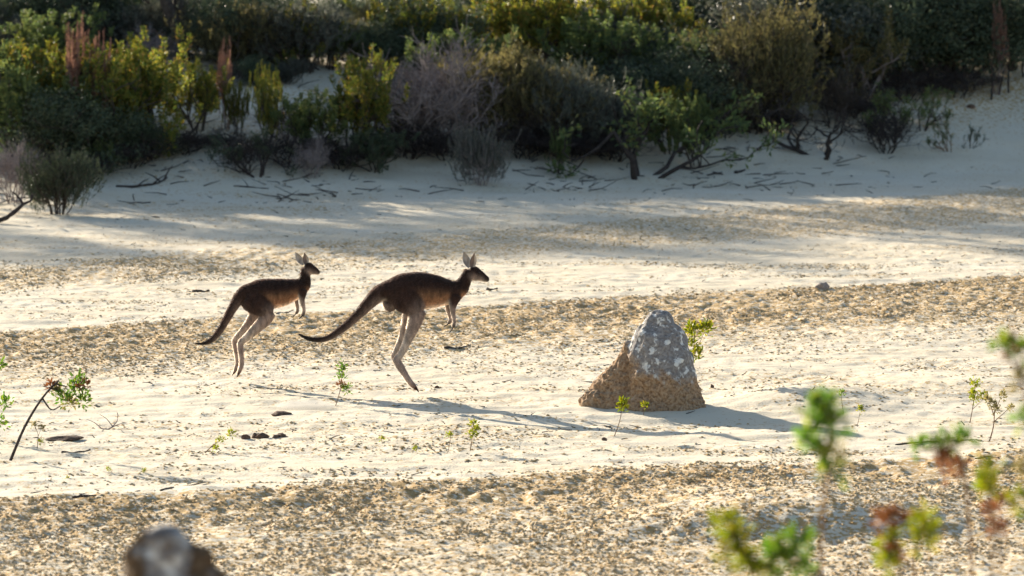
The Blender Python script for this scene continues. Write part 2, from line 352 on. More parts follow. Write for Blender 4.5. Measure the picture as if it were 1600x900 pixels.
# ------------------------------------------------------------------ kangaroos
def spline(P, m=6):
    P = np.asarray(P, float); out_ = []
    Q = np.vstack([2 * P[0] - P[1], P, 2 * P[-1] - P[-2]])
    for i in range(1, len(Q) - 2):
        for k in range(m):
            t = k / m; a, b_, c, d = Q[i - 1], Q[i], Q[i + 1], Q[i + 2]
            out_.append(0.5 * (2 * b_ + (c - a) * t + (2 * a - 5 * b_ + 4 * c - d) * t * t + (3 * b_ - a - 3 * c + d) * t ** 3))
    out_.append(P[-1]); return np.array(out_)
def kangaroo(name, label, D, depth, upm, origin):
    """D: body laid out side on, in small units (upm units = 1 m); rows are x, y, lateral, radius, lateral radius"""
    ox, oy = origin
    def to3(a): # rows u, v, lateral, r, rl
        a = np.asarray(a, float)
        return np.column_stack([(a[:, 0] - ox) / upm, a[:, 2] / upm, (oy - a[:, 1]) / upm, a[:, 3] / upm, a[:, 4] / upm])
    bm_acc = Acc(); samples = []
    def limb(pid, rows, k=20, m=6):
        P = spline(to3(rows), m); c = P[:, :3]; r = np.maximum(P[:, 3], 0.002); rl = np.maximum(P[:, 4], 0.002)
        t = np.gradient(c, axis=0); t /= np.linalg.norm(t, axis=1, keepdims=True) + 1e-9
        lat = np.tile([0, 1.0, 0], (len(c), 1)); lat -= t * (lat * t).sum(1, keepdims=True); lat /= np.linalg.norm(lat, axis=1, keepdims=True)
        nor = np.cross(lat, t)
        an = np.arange(k) / k * 2 * np.pi
        ring = c[:, None] + (r[:, None] * np.cos(an))[..., None] * nor[:, None] + (rl[:, None] * np.sin(an))[..., None] * lat[:, None]
        n = len(c); i = np.arange(n - 1)[:, None] * k; j = np.arange(k)[None]; j2 = (j + 1) % k
        base = bm_acc.n
        bm_acc.add(ring.reshape(-1, 3), np.stack([i + j, i + j2, i + k + j2, i + k + j], -1).reshape(-1, 4))
        # domed ends
        for e, (ring0, c0, sg) in enumerate(((0, c[0] - t[0] * r[0] * 0.5, 1), ((n - 1) * k, c[-1] + t[-1] * r[-1] * 0.5, -1))):
            bm_acc.add([c0], np.zeros((0, 3), int)); ci = bm_acc.n - 1
            ff = np.array([[base + ring0 + (a_ + 1) % k, base + ring0 + a_, ci] for a_ in range(k)])
            bm_acc.q.append(ff if sg == 1 else ff[:, ::-1])
        tt = np.linspace(0, 1, n)
        for q in range(n): samples.append((*c[q], r[q], pid, tt[q]))
    for pid, rows in D['limbs']: limb(pid, rows)
    for (u, v, y_, r, rl) in D['bumps']:
        limb('bump', [(u, v - r * 0.7, y_, r * 0.5, rl * 0.5), (u, v, y_, r, rl), (u, v + r * 0.7, y_, r * 0.55, rl * 0.55)])
    bm_acc.q = [q for q in bm_acc.q if len(q)]
    me = bm_acc.mesh('tmp', None)
    o = link(bpy.data.objects.new('tmp', me))
    md = o.modifiers.new('r', 'REMESH'); md.mode = 'VOXEL'; md.voxel_size = 0.0062
    ms = o.modifiers.new('s', 'SMOOTH'); ms.factor = 0.5; ms.iterations = 7
    dg = bpy.context.evaluated_depsgraph_get(); dg.update()
    body = bpy.data.meshes.new_from_object(o.evaluated_get(dg)); bpy.data.objects.remove(o)
    nv = len(body.vertices); co = np.empty(nv * 3, np.float32); body.vertices.foreach_get('co', co); co = co.reshape(-1, 3)
    # coat colours by the part of the body each point belongs to
    S = np.array([s_[:3] for s_ in samples]); R = np.array([s_[3] for s_ in samples]); pid = [s_[4] for s_ in samples]; tt = np.array([s_[5] for s_ in samples])
    near = np.empty(nv, int)
    for a in range(0, nv, 4000):
        d = np.linalg.norm(co[a:a + 4000, None] - S[None], axis=2) - R[None]; near[a:a + 4000] = d.argmin(1)
    rel = (co[:, 2] - S[near, 2]) / R[near]              # -1 underside .. 1 top
    T = tt[near]; PID = np.array([pid[i_] for i_ in near])
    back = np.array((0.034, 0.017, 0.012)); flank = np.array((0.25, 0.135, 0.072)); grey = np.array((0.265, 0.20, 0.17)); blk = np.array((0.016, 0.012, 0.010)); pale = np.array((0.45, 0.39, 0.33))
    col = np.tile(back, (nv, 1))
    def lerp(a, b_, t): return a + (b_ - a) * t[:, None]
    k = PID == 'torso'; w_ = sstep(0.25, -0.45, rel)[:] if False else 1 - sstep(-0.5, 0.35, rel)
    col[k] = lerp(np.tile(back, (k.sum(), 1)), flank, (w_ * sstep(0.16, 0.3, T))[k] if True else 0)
    k = PID == 'tail'; c_ = lerp(np.tile(back, (nv, 1)), grey * 0.75, (1 - sstep(-0.8, 0.2, rel)) * 0.8)
    col[k] = lerp(c_, blk, 1 - sstep(0.12, 0.38, T))[k]
    k = PID == 'neck'; col[k] = lerp(np.tile(back * 0.8, (nv, 1)), grey * 0.6, (1 - sstep(-0.8, -0.2, rel)) * 0.3)[k]
    k = PID == 'head'; c_ = lerp(np.tile(back * 0.9, (nv, 1)), grey * 0.8, (1 - sstep(-0.5, 0.2, rel)) * (1 - sstep(0.45, 0.8, T)) )
    c_ = lerp(c_, blk, sstep(0.55, 0.95, T) * sstep(-0.7, 0.2, rel)); c_ = lerp(c_, pale, (1 - sstep(-1.0, -0.75, rel)) * 0.8)
    col[k] = c_[k]
    for p_ in ('thigh', 'thigh_far'):
        k = PID == p_; col[k] = lerp(np.tile(back * 1.1, (nv, 1)), grey * 0.8, sstep(0.35, 0.95, T) )[k]
    for p_ in ('shin', 'shin_far'):
        k = PID == p_; col[k] = lerp(np.tile(grey * 0.85, (nv, 1)), pale, sstep(0.2, 0.8, T) * 0.7)[k]
    for p_ in ('foot', 'foot_far'):
        k = PID == p_; col[k] = lerp(np.tile(grey, (nv, 1)), np.array((0.10, 0.05, 0.03)), sstep(0.6, 0.85, T))[k]
        col[k] = lerp(col, back * 1.2, (1 - sstep(0.0, 0.5, T)) * (1 - sstep(-0.5, 0.1, rel)) * 0.8)[k]
    for p_ in ('arm', 'arm_far'):
        k = PID == p_; col[k] = lerp(lerp(np.tile(back, (nv, 1)), grey, sstep(0.2, 0.5, T)), blk, sstep(0.82, 0.95, T))[k]
    k = PID == 'bump'; col[k] = grey * 0.5
    # soften the borders between coat colours
    ne = len(body.edges); ev = np.empty(ne * 2, np.int32); body.edges.foreach_get('vertices', ev); ev = ev.reshape(-1, 2)
    deg = np.bincount(ev.ravel(), minlength=nv)[:, None]
    nrm = np.empty(nv * 3, np.float32); body.vertices.foreach_get('normal', nrm); nrm = nrm.reshape(-1, 3)
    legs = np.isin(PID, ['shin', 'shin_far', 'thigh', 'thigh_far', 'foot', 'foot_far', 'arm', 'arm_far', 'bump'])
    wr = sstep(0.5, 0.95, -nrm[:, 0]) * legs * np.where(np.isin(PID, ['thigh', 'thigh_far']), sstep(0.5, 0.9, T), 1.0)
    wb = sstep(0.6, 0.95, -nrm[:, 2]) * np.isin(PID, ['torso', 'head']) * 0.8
    col = lerp(col, np.array((0.62, 0.54, 0.46)), np.maximum(wr, wb))  # pale leg and belly fur; also paints a lit rim on rear-facing sides
    for _ in range(22):
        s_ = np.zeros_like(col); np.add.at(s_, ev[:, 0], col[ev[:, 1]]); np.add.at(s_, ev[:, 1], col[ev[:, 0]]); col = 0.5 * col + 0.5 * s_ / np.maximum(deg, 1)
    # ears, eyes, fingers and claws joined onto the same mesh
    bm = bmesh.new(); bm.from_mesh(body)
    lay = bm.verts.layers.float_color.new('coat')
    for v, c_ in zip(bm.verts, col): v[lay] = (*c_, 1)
    def add_patch(V_, Fc, cols, mi=0):
        vs_ = []
        for p_, c_ in zip(V_, cols):
            v = bm.verts.new(p_); v[lay] = (*c_, 1); vs_.append(v)
        for f_ in Fc:
            ff = bm.faces.new([vs_[i_] for i_ in f_]); ff.smooth = True; ff.material_index = mi
    for (ub, vb, ut, vt, y0, y1, hw, face) in D['ears']:   # base, tip, lateral, half width, direction the bowl faces
        b0 = np.array([(ub - ox) / upm, y0 / upm, (oy - vb) / upm]); tp = np.array([(ut - ox) / upm, y1 / upm, (oy - vt) / upm])
        ax = tp - b0; L_ = np.linalg.norm(ax); ax /= L_; fc = np.array(face, float); fc -= ax * (fc @ ax); fc /= np.linalg.norm(fc); sd = np.cross(ax, fc)
        nu, nr = 9, 10; Vv = []; Cc = []
        for side, th in ((0, 0.0), (1, 0.005)):
            for a in range(nr):
                t = a / (nr - 1); wd = hw / upm * (math.sin(math.pi * min(1, t * 0.93 + 0.07)) ** 0.6) * (0.62 + 0.5 * math.sin(math.pi * t ** 0.8))
                if a == nr - 1: wd = 0.0015
                for b2 in range(nu):
                    s_ = b2 / (nu - 1) * 2 - 1
                    cup = (s_ * s_ - 1) * wd * 0.75
                    Vv.append(b0 + ax * (L_ * t) + sd * (wd * s_) + fc * (cup - th * (1 - 0.8 * abs(s_))))
                    Cc.append((pale if y0 > 0 else grey * 0.7) if side == 0 and abs(s_) < 0.7 else (back * 1.5 if side else pale))  # far ear's bowl painted paler for the sun shining through it
        Fq = []
        for side in (0, 1):
            o0 = side * nu * nr
            for a in range(nr - 1):
                for b2 in range(nu - 1):
                    q = [o0 + a * nu + b2, o0 + a * nu + b2 + 1, o0 + (a + 1) * nu + b2 + 1, o0 + (a + 1) * nu + b2]
                    Fq.append(q if side == 0 else q[::-1])
        o1 = nu * nr
        for a in range(nr - 1):
            for b2 in (0, nu - 1):
                q = [a * nu + b2, (a + 1) * nu + b2, o1 + (a + 1) * nu + b2, o1 + a * nu + b2]; Fq.append(q if b2 == 0 else q[::-1])
        add_patch(Vv, Fq, Cc)
    for rows, r0, cl in D['digits']:
        P = to3([(u, v, y_, r0, r0) for (u, v, y_) in rows])[:, :3]; P = spline(P, 3)
        a = Acc(); a.tube(P, np.linspace(r0, r0 * 0.45, len(P)) / upm, 6)
        Vv = np.concatenate(a.v); add_patch(Vv, [list(f_) for q in a.q for f_ in q], [cl] * len(Vv))
    for (u, v, y_, r) in D['eyes']:
        c0 = np.array([(u - ox) / upm, y_ / upm, (oy - v) / upm]); g_ = bmesh.ops.create_icosphere(bm, subdivisions=2, radius=r / upm)
        for vv in g_['verts']:
            vv.co = vv.co + Vector(c0); vv[lay] = (0, 0, 0, 1)
            for f_ in vv.link_faces: f_.material_index = 1; f_.smooth = True
    for f_ in bm.faces: f_.smooth = True
    bm.to_mesh(body); bm.free()
    body.materials.append(M['pelt']); body.materials.append(M['eye'])
    body.name = name
    root = link(bpy.data.objects.new(name, body)); tag(root, label, 'kangaroo')
    # short fur
    co = co.astype(float); nf = 70000
    nor = np.empty(len(body.vertices) * 3, np.float32); body.vertices.foreach_get('normal', nor); nor = nor.reshape(-1, 3)[:nv]
    pick = rng.integers(0, nv, nf); p = co[pick] + rng.normal(size=(nf, 3)) * 0.0018; nn = nor[pick]
    flow = np.tile(np.array([-0.75, 0, -0.65]), (nf, 1))
    low = np.isin(PID[pick], ['arm', 'arm_far', 'shin', 'shin_far']); flow[low] = (0.1, 0, -1); flow[np.isin(PID[pick], ['foot', 'foot_far'])] = (0.5, 0, -0.8)
    ln = np.where(np.isin(PID[pick], ['head', 'arm', 'arm_far', 'foot', 'foot_far', 'shin', 'shin_far']), 0.009, 0.017) * rng.uniform(0.6, 1.3, nf)
    flow = flow - nn * (flow * nn).sum(1, keepdims=True); flow /= np.linalg.norm(flow, axis=1, keepdims=True) + 1e-6
    guard = rng.random(nf) < 0.3
    d = flow + nn * np.where(guard, rng.uniform(0.35, 0.8, nf), rng.uniform(0.05, 0.3, nf))[:, None] + rng.normal(size=(nf, 3)) * 0.15; d /= np.linalg.norm(d, axis=1, keepdims=True)
    sd = np.cross(d, rng.normal(size=(nf, 3))); sd /= np.linalg.norm(sd, axis=1, keepdims=True)
    p = p - nn * 0.001
    v = np.stack([p - sd * 0.0009, p + sd * 0.0009, p + d * ln[:, None]], 1)
    a = Acc(); a.add(v.reshape(-1, 3), np.arange(nf * 3).reshape(-1, 3))
    fm = a.mesh('fur', M['fur']); at = fm.attributes.new('coat', 'FLOAT_COLOR', 'POINT')
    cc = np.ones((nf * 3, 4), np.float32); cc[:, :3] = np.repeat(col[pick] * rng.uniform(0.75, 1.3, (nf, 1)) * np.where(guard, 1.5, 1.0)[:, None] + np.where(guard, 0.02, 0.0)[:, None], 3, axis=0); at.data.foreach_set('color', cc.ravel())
    part('fur', fm, root, 'stuff')
    g0 = at_depth(*D['anchor'], depth); root.location = (g0[0], g0[1], g0[2])
    return root

dk = (0.02, 0.014, 0.012)
big = dict(anchor=(440 + 700 / 3.461, 370 + 300 / 3.461),
  limbs=[
   ('tail', [(88,525,0,4,4),(125,546,0,9,9),(165,557,0,12,12),(210,558,0,14,14),(250,548,0,15,16),(295,522,0,18,19),(345,483,0,21,23),(395,438,0,24,27),(440,393,0,29,33),(485,345,0,36,42),(522,313,0,43,50),(560,296,0,50,58),(610,285,0,58,60),(650,290,0,50,50)]),
   ('torso', [(555,304,0,40,46),(600,300,0,78,70),(640,299,0,95,84),(690,294,0,100,88),(745,292,0,101,86),(800,294,0,95,84),(850,296,0,84,78),(890,298,0,71,70),(930,297,0,59,60),(962,288,0,46,50)]),
   ('neck', [(935,292,0,54,54),(968,274,0,46,44),(988,245,0,36,35),(1003,215,0,31,30),(1018,190,0,30,28)]),
   ('head', [(1018,188,0,28,26),(1036,196,0,40,32),(1056,204,0,37,28),(1078,213,0,28,22),(1098,223,0,21,17),(1112,230,0,17,14),(1120,234,0,12,10)]),
   ('thigh', [(640,290,-38,78,40),(680,325,-52,88,46),(715,365,-58,72,44),(738,398,-58,47,36)]),
   ('thigh_far', [(630,292,38,78,40),(665,325,52,85,46),(690,365,58,66,44),(706,400,58,44,36)]),
   ('shin', [(738,396,-58,45,36),(722,452,-58,41,32),(703,505,-57,32,26),(682,556,-56,24,21),(660,604,-55,20,18),(640,640,-54,19,17),(622,660,-54,19,16)]),
   ('shin_far', [(700,400,58,43,36),(684,455,58,38,30),(666,506,57,28,24),(648,556,56,21,19),(630,600,55,18,17),(614,634,54,17,16),(604,650,54,17,15)]),
   ('foot', [(614,656,-54,19,16),(634,688,-54,22,19),(658,728,-54,19,19),(684,770,-54,16,20),(704,796,-54,15,18),(722,814,-54,11,13),(734,826,-54,6,8)]),
   ('foot_far', [(600,646,54,17,16),(622,682,54,20,18),(648,724,54,18,18),(674,766,54,15,18),(696,794,54,13,16),(714,812,54,9,12),(726,824,54,5,7)]),
   ('arm', [(938,318,-44,38,26),(930,352,-50,26,20),(926,385,-52,17,15),(931,425,-52,12,11),(935,458,-52,10,10),(929,482,-52,11,12)]),
   ('arm_far', [(918,318,44,38,26),(902,352,50,24,20),(897,385,52,14,14),(906,425,52,11,11),(914,455,52,10,10),(904,472,52,11,12)])],
  bumps=[(588,366,0,44,34)],
  ears=[(1031,180,1044,84,-17,-30,21,(0.8,-1,0)),(1014,168,985,80,16,26,19,(0.4,-1,0.1))],
  eyes=[(1068,192,-27,5),(1068,192,27,5)],
  digits=[([(928,484,-52+k*5),(920,500,-52+k*6),(911-abs(k)*1.5,514,-52+k*7)],4.2,dk) for k in (-2,-1,0,1,2)]
       + [([(903,472,52+k*5),(894,482,52+k*6),(881-abs(k)*1.5,489,52+k*7)],4.0,dk) for k in (-2,-1,0,1,2)]
       + [([(722,814,-54+k*7),(734,826,-54+k*8),(741,838,-54+k*8)],6.5,(0.06,0.03,0.02)) for k in (-1,0,1)]
       + [([(714,812,54+k*7),(726,824,54+k*8),(733,836,54+k*8)],6,(0.06,0.03,0.02)) for k in (-1,0,1)])
small = dict(anchor=(280 + 500 / 3.75, 370 + 335 / 3.75),
  limbs=[
   ('tail', [(90,627,0,4,4),(130,628,0,8,8),(170,617,0,13,13),(205,590,0,16,16),(240,545,0,19,20),(275,485,0,22,23),(305,430,0,25,26),(332,386,0,30,32),(358,352,0,36,40),(388,330,0,44,48),(425,322,0,50,52),(460,325,0,44,46)]),
   ('torso', [(385,330,0,40,44),(420,330,0,62,62),(460,332,0,79,74),(510,333,0,86,78),(560,332,0,86,78),(610,324,0,79,74),(650,314,0,67,66),(690,303,0,57,58),(722,290,0,46,48)]),
   ('neck', [(700,296,0,52,50),(728,278,0,43,42),(738,245,0,33,32),(740,212,0,29,28),(744,188,0,29,26)]),
   ('head', [(742,182,0,27,25),(756,184,0,36,30),(774,190,0,32,26),(792,197,0,25,20),(806,203,0,19,16),(816,207,0,15,13),(822,208,0,11,10)]),
   ('thigh', [(425,350,-36,70,38),(465,385,-50,74,42),(505,415,-55,56,38),(533,437,-55,38,30)]),
   ('thigh_far', [(410,350,36,66,38),(420,390,50,58,40),(436,420,55,46,36),(445,440,55,36,30)]),
   ('shin', [(535,440,-55,37,30),(505,482,-55,38,28),(465,522,-54,33,25),(425,560,-53,27,21),(388,594,-52,21,18),(360,614,-52,19,16)]),
   ('shin_far', [(445,440,55,34,30),(424,484,55,30,27),(396,526,54,26,23),(362,566,53,21,19),(335,595,52,18,16),(318,608,52,16,15)]),
   ('foot', [(358,612,-52,18,16),(359,650,-52,18,16),(364,700,-52,15,16),(366,742,-52,15,17),(358,772,-52,13,16),(349,795,-52,10,12),(343,808,-52,6,8)]),
   ('foot_far', [(318,606,52,16,15),(323,655,52,16,15),(333,705,52,14,15),(336,748,52,14,16),(327,778,52,12,15),(318,798,52,9,11),(312,810,52,5,7)]),
   ('arm', [(722,312,-40,32,23),(722,342,-46,23,18),(723,372,-48,15,14),(730,408,-48,12,11),(732,438,-48,10,10),(723,458,-48,11,12)]),
   ('arm_far', [(700,318,40,32,23),(688,348,46,20,17),(683,376,48,13,13),(690,412,48,11,10),(691,438,48,10,10),(683,452,48,10,11)])],
  bumps=[],
  ears=[(750,172,737,90,-16,-28,20,(0.8,-1,0)),(726,165,681,90,15,26,17,(0.2,-1,0.2))],
  eyes=[(782,178,-25,5),(782,178,25,5)],
  digits=[([(722,458,-48+k*5),(714,468,-48+k*6),(707-abs(k),477,-48+k*7)],4.0,dk) for k in (-2,-1,0,1,2)]
       + [([(683,452,48+k*5),(676,462,48+k*6),(668-abs(k),471,48+k*7)],3.8,dk) for k in (-2,-1,0,1,2)]
       + [([(349,795,-52+k*6),(343,808,-52+k*7),(338,820,-52+k*7)],5.5,(0.06,0.03,0.02)) for k in (-1,0,1)]
       + [([(318,798,52+k*6),(312,810,52+k*7),(307,821,52+k*7)],5,(0.06,0.03,0.02)) for k in (-1,0,1)])
kangaroo('kangaroo', 'larger brown kangaroo in mid hop, long tail out behind, nearer the termite mound', big, 47.5, F / 47.5 * 3.461, (700, 300))
kangaroo('kangaroo', 'smaller brown kangaroo in mid hop behind the larger one, upright neck', small, 48.7, F / 48.7 * 3.75, (500, 335))

# ------------------------------------------------------------------ termite mounds
def mound(name, label, lofts, cap, loc, seed, mt='mound'):
    a = Acc(); k = 40
    for rows, yc, dr in lofts:           # rows: height, left, right in metres
        rows = spline(rows, 4)
        an = np.arange(k) / k * 2 * np.pi
        c = (rows[:, 1] + rows[:, 2]) / 2; h = np.abs(rows[:, 2] - rows[:, 1]) / 2
        ring = np.stack([c[:, None] + h[:, None] * np.cos(an), yc + np.minimum(h * dr, 0.42)[:, None] * np.sin(an), np.tile(rows[:, :1], (1, k))], -1)
        n_ = len(rows); i = np.arange(n_ - 1)[:, None] * k; j = np.arange(k)[None]; j2 = (j + 1) % k
        b0 = a.n; a.add(ring.reshape(-1, 3), np.stack([i + j, i + j2, i + k + j2, i + k + j], -1).reshape(-1, 4))
        a.q.append(np.array([[b0 + x_ for x_ in range(k)][::-1]])); a.q.append(np.array([[b0 + (n_ - 1) * k + x_ for x_ in range(k)]]))
    o = link(bpy.data.objects.new('tmp', a.mesh('tmp', None)))
    md = o.modifiers.new('r', 'REMESH'); md.mode = 'VOXEL'; md.voxel_size = 0.011
    ms = o.modifiers.new('s', 'SMOOTH'); ms.factor = 0.5; ms.iterations = 6
    dg = bpy.context.evaluated_depsgraph_get(); dg.update()
    me = bpy.data.meshes.new_from_object(o.evaluated_get(dg)); bpy.data.objects.remove(o)
    from mathutils import noise as mn
    at = me.attributes.new('cap', 'FLOAT', 'POINT'); nr = [v.normal.copy() for v in me.vertices]
    for v, nn in zip(me.vertices, nr):
        p = v.co.copy(); cp = cap(p); at.data[v.index].value = cp
        rough = 1.0 if cp < 0.5 else 0.35
        q = p + Vector((seed, 0, 0))
        d = (0.03 if cp > 0.5 else 0.055) * mn.noise(q * 5.0) + 0.022 * mn.noise(q * 11) + rough * (0.020 * mn.noise(q * 22) + 0.010 * mn.noise(q * 40)) + 0.004 * mn.noise(q * 60)
        pit = mn.noise(q * 21 + Vector((9, 3, 1)))
        if pit > 0.45 and cp < 0.5: d -= 0.05 * (pit - 0.45) * 2
        v.co = p + nn * d
    for p in me.polygons: p.use_smooth = True
    me.name = name; me.materials.append(M[mt])
    o = link(bpy.data.objects.new(name, me)); o.location = loc; tag(o, label, 'termite mound')
    return o
u2 = 2.963 * F / 46.55
def mrow(v, a_, b_): return ((556 - v) / u2, (a_ - 470) / u2, (b_ - 470) / u2)
main_l = [mrow(*r_) for r_ in ((640,300,800),(560,318,770),(490,336,716),(420,348,692),(320,360,674),(250,368,650),(180,388,618),(120,424,582),(88,452,566),(72,492,540))]
shoulder = [mrow(*r_) for r_ in ((640,110,520),(560,124,510),(490,145,490),(430,192,470),(360,238,450),(300,292,430),(250,332,405),(215,352,385))]
def cap_big(p):
    x_, z_ = p.x * u2 + 470, 556 - p.z * u2       # grey skin covers the top of the tall lobe
    edge = 362 + 20 * math.sin(x_ * 0.012) - max(0, 410 - x_) * 1.6
    return max(0.0, min(1.0, 0.5 + (edge - z_) / 110.0)) if x_ > 350 else 0.0
mx_ = at_depth(860 + 470 / 2.963, 648, 46.55)
mound('termite_mound', 'tall brown termite mound with grey lichen spotted top, standing whole on the sand', [(main_l, 0.0, 0.95), (shoulder, 0.10, 0.8)], cap_big, (mx_[0], 46.6, mx_[2] - 0.01), 3.1)
c2 = at_depth(268, 900, 17.5)
z0 = gz(c2[0], 17.5); ztop = at_depth(262, 822, 17.5)[2] - z0
prof = [(-0.1, -0.42, 0.42), (0.1, -0.38, 0.37), (ztop * 0.5, -0.26, 0.30), (ztop * 0.78, -0.15, 0.20), (ztop * 0.9, -0.105, 0.115), (ztop * 0.97, -0.075, 0.045), (ztop, -0.03, 0.02)]
mound('termite_mound', 'blurred dark tip of a termite mound below the near crusted strip', [(prof, 0.0, 0.9)], lambda p: 0.7 if (p.z > ztop * 0.6 and abs(p.x + 0.0) < 0.06) else 0.2, (c2[0], 17.5, z0), 8.4, 'mound_shaded')

# ------------------------------------------------------------------ shrubs on the bank
def grow(rs, height, spread, n_main, depth, up=0.35, curl=0.25, rad=0.02, ratio=0.68, kids=(2, 4), lean=(0, 0)):
    """a branching skeleton; returns stems [(points, radii)] and tips [(point, direction, length)]"""
    stems, tips = [], []
    def br(p, d, L, r, dep):
        nseg = 4; pts = [p]
        for _ in range(nseg):
            d = d + rs.normal(size=3) * curl + np.array([lean[0] * 0.2, lean[1] * 0.2, up * 0.3]); d = d / np.linalg.norm(d)
            p = p + d * L / nseg; p[2] = max(p[2], 0.02); pts.append(p.copy())
        pts = np.array(pts); stems.append((pts, np.linspace(r, r * 0.6, len(pts)), dep))
        if dep == 0: tips.append((pts[-1], d, L, pts[-3])); return
        for _ in range(rs.integers(*kids)):
            k = rs.integers(2, nseg + 1); q = pts[k]
            nd = d * 0.7 + rs.normal(size=3) * 0.55 + np.array([0, 0, up]); nd /= np.linalg.norm(nd)
            br(q.copy(), nd, L * ratio * rs.uniform(0.75, 1.2), r * 0.55, dep - 1)
        tips.append((pts[-1], d, L, pts[-3]))
    for i in range(n_main):
        a = 2 * math.pi * (i + rs.random()) / n_main; t = spread * rs.uniform(0.3, 1.0)
        d = np.array([math.cos(a) * t + lean[0], math.sin(a) * t + lean[1], 1.0]); d /= np.linalg.norm(d)
        br(np.array([math.cos(a) * 0.04, math.sin(a) * 0.04, -0.06]), d, height * 0.5 * rs.uniform(0.8, 1.1), rad * rs.uniform(0.7, 1.1), depth)
    return stems, tips
def make_shrub(name, seed, kind):
    global rng
    rs = np.random.default_rng(seed); keep = rng; rng = rs
    st, lf = Acc(), Acc()
    if kind == 'paddle':             # upright tufts of paddle leaves at every twig end
        stems, tips = grow(rs, 1.0, 0.75, 7, 2, up=0.4, rad=0.016, kids=(3, 5))
        for p, r, d in stems: st.tube(p, np.maximum(r, 0.004), 4 if d < 2 else 5)
        for tp, d, L, _ in tips:
            for q in range(rs.integers(1, 3)):
                o = tp + rs.normal(size=3) * (0.02 if q == 0 else 0.10); ax = d * 0.4 + np.array([0, 0, 0.9]) + rs.normal(size=3) * 0.2; ax /= np.linalg.norm(ax)
                n = rs.integers(46, 72); h = rs.random(n); an = rs.uniform(0, 6.28, n); lat = np.stack([np.cos(an), np.sin(an), 0 * an], 1)
                hh = rs.uniform(0.09, 0.2)
                p = o + ax[None] * ((h - 0.45) * hh)[:, None] + lat * 0.008
                dr = lat * rs.uniform(0.5, 1.1, (n, 1)) + ax[None] * (0.35 + 0.7 * h)[:, None]
                lf.leaves(p, dr, rs.uniform(0.028, 0.050, n), rs.uniform(0.012, 0.018, n))
    elif kind == 'needle':           # dense bush of fine upright shoots
        stems, tips = grow(rs, 0.9, 0.7, 10, 2, up=0.45, rad=0.012, kids=(3, 6))
        for p, r, d in stems: st.tube(p, np.maximum(r, 0.003), 4)
        for tp, d, L, _ in tips:
            for q in range(4):
                o = tp + rs.normal(size=3) * np.array([0.07, 0.07, 0.06]); ax = d * 0.6 + np.array([0, 0, 0.7]) + rs.normal(size=3) * 0.25; ax /= np.linalg.norm(ax)
                hh = rs.uniform(0.12, 0.22); st.tube([o - ax * hh * 0.6, o + ax * hh * 0.4], 0.002, 3)
                n = 20; h = rs.random(n); p = o + ax[None] * ((h - 0.6) * hh)[:, None]
                lf.leaves(p, ax[None] * 0.9 + rs.normal(size=(n, 3)) * 0.4, rs.uniform(0.03, 0.06, n), rs.uniform(0.005, 0.009, n), 0.05)
    elif kind == 'dead':             # bare grey twigs
        stems, tips = grow(rs, 0.95, 0.85, 12, 3, up=0.3, curl=0.22, rad=0.011, kids=(2, 5))
        for p, r, d in stems: st.tube(p, np.maximum(r, 0.0028), 3 if d < 2 else 4)
        for tp, d, L, _ in tips:
            for q in range(3):
                dd = d + rs.normal(size=3) * 0.5 + np.array([0, 0, 0.2]); dd /= np.linalg.norm(dd); ln = rs.uniform(0.08, 0.2)
                st.tube([tp, tp + dd * ln * 0.5 + rs.normal(size=3) * 0.01, tp + dd * ln], [0.003, 0.0025, 0.0015], 3)
    elif kind == 'broad':            # dense leafy evergreen
        stems, tips = grow(rs, 1.0, 0.8, 8, 2, up=0.3, rad=0.02, kids=(3, 5))
        for p, r, d in stems: st.tube(p, np.maximum(r, 0.004), 4)
        for tp, d, L, _ in tips:
            for q in range(3):
                o = tp + rs.normal(size=3) * 0.10; n = 46
                p = o + rs.normal(size=(n, 3)) * 0.06; dr = rs.normal(size=(n, 3)) + np.array([0, 0, 0.5])
                lf.leaves(p, dr, rs.uniform(0.026, 0.05, n), rs.uniform(0.011, 0.019, n))
    elif kind == 'sparse':           # low forked stems, leaves only towards the ends
        stems, tips = grow(rs, 1.1, 0.9, 4, 3, up=0.2, curl=0.3, rad=0.022, kids=(2, 3), lean=(0.5, 0))
        for p, r, d in stems: st.tube(p, np.maximum(r, 0.004), 5)
        for tp, d, L, _ in tips:
            if rs.random() < 0.3: continue
            n = rs.integers(14, 30); h = rs.random(n); ax = d
            p = tp + ax[None] * ((h - 0.7) * 0.16)[:, None] + rs.normal(size=(n, 3)) * 0.02
            lf.leaves(p, ax[None] * 0.5 + rs.normal(size=(n, 3)) * 0.6 + np.array([0, 0, 0.35]), rs.uniform(0.035, 0.065, n), rs.uniform(0.014, 0.022, n))
    elif kind == 'gnarled':          # dark thick forked trunk, bare
        stems, tips = grow(rs, 1.0, 1.1, 3, 4, up=0.12, curl=0.33, rad=0.04, ratio=0.72, kids=(2, 4), lean=(0.25, 0))
        for p, r, d in stems: st.tube(p, np.maximum(r, 0.0035), 5 if d > 1 else 3)
    rng = keep
    a = st.mesh(name + '_stems', None); b_ = lf.mesh(name + '_foliage', None) if lf.n else None
    tops = max(t_[0][2] for t_ in tips); wid = np.percentile([abs(t_[0][0]) for t_ in tips], 92)
    return a, b_, tops, wid
PROTO = {}
for kind, nvar in (('paddle', 4), ('needle', 3), ('dead', 2), ('broad', 3), ('sparse', 2), ('gnarled', 2)):
    PROTO[kind] = [make_shrub(kind, 100 + 17 * i + len(kind) * 3, kind) for i in range(nvar)]
    for a, b_, _, _ in PROTO[kind]:
        a.materials.append(M['bark'])
        if b_: b_.materials.append(M['green'])
_cnt = {}
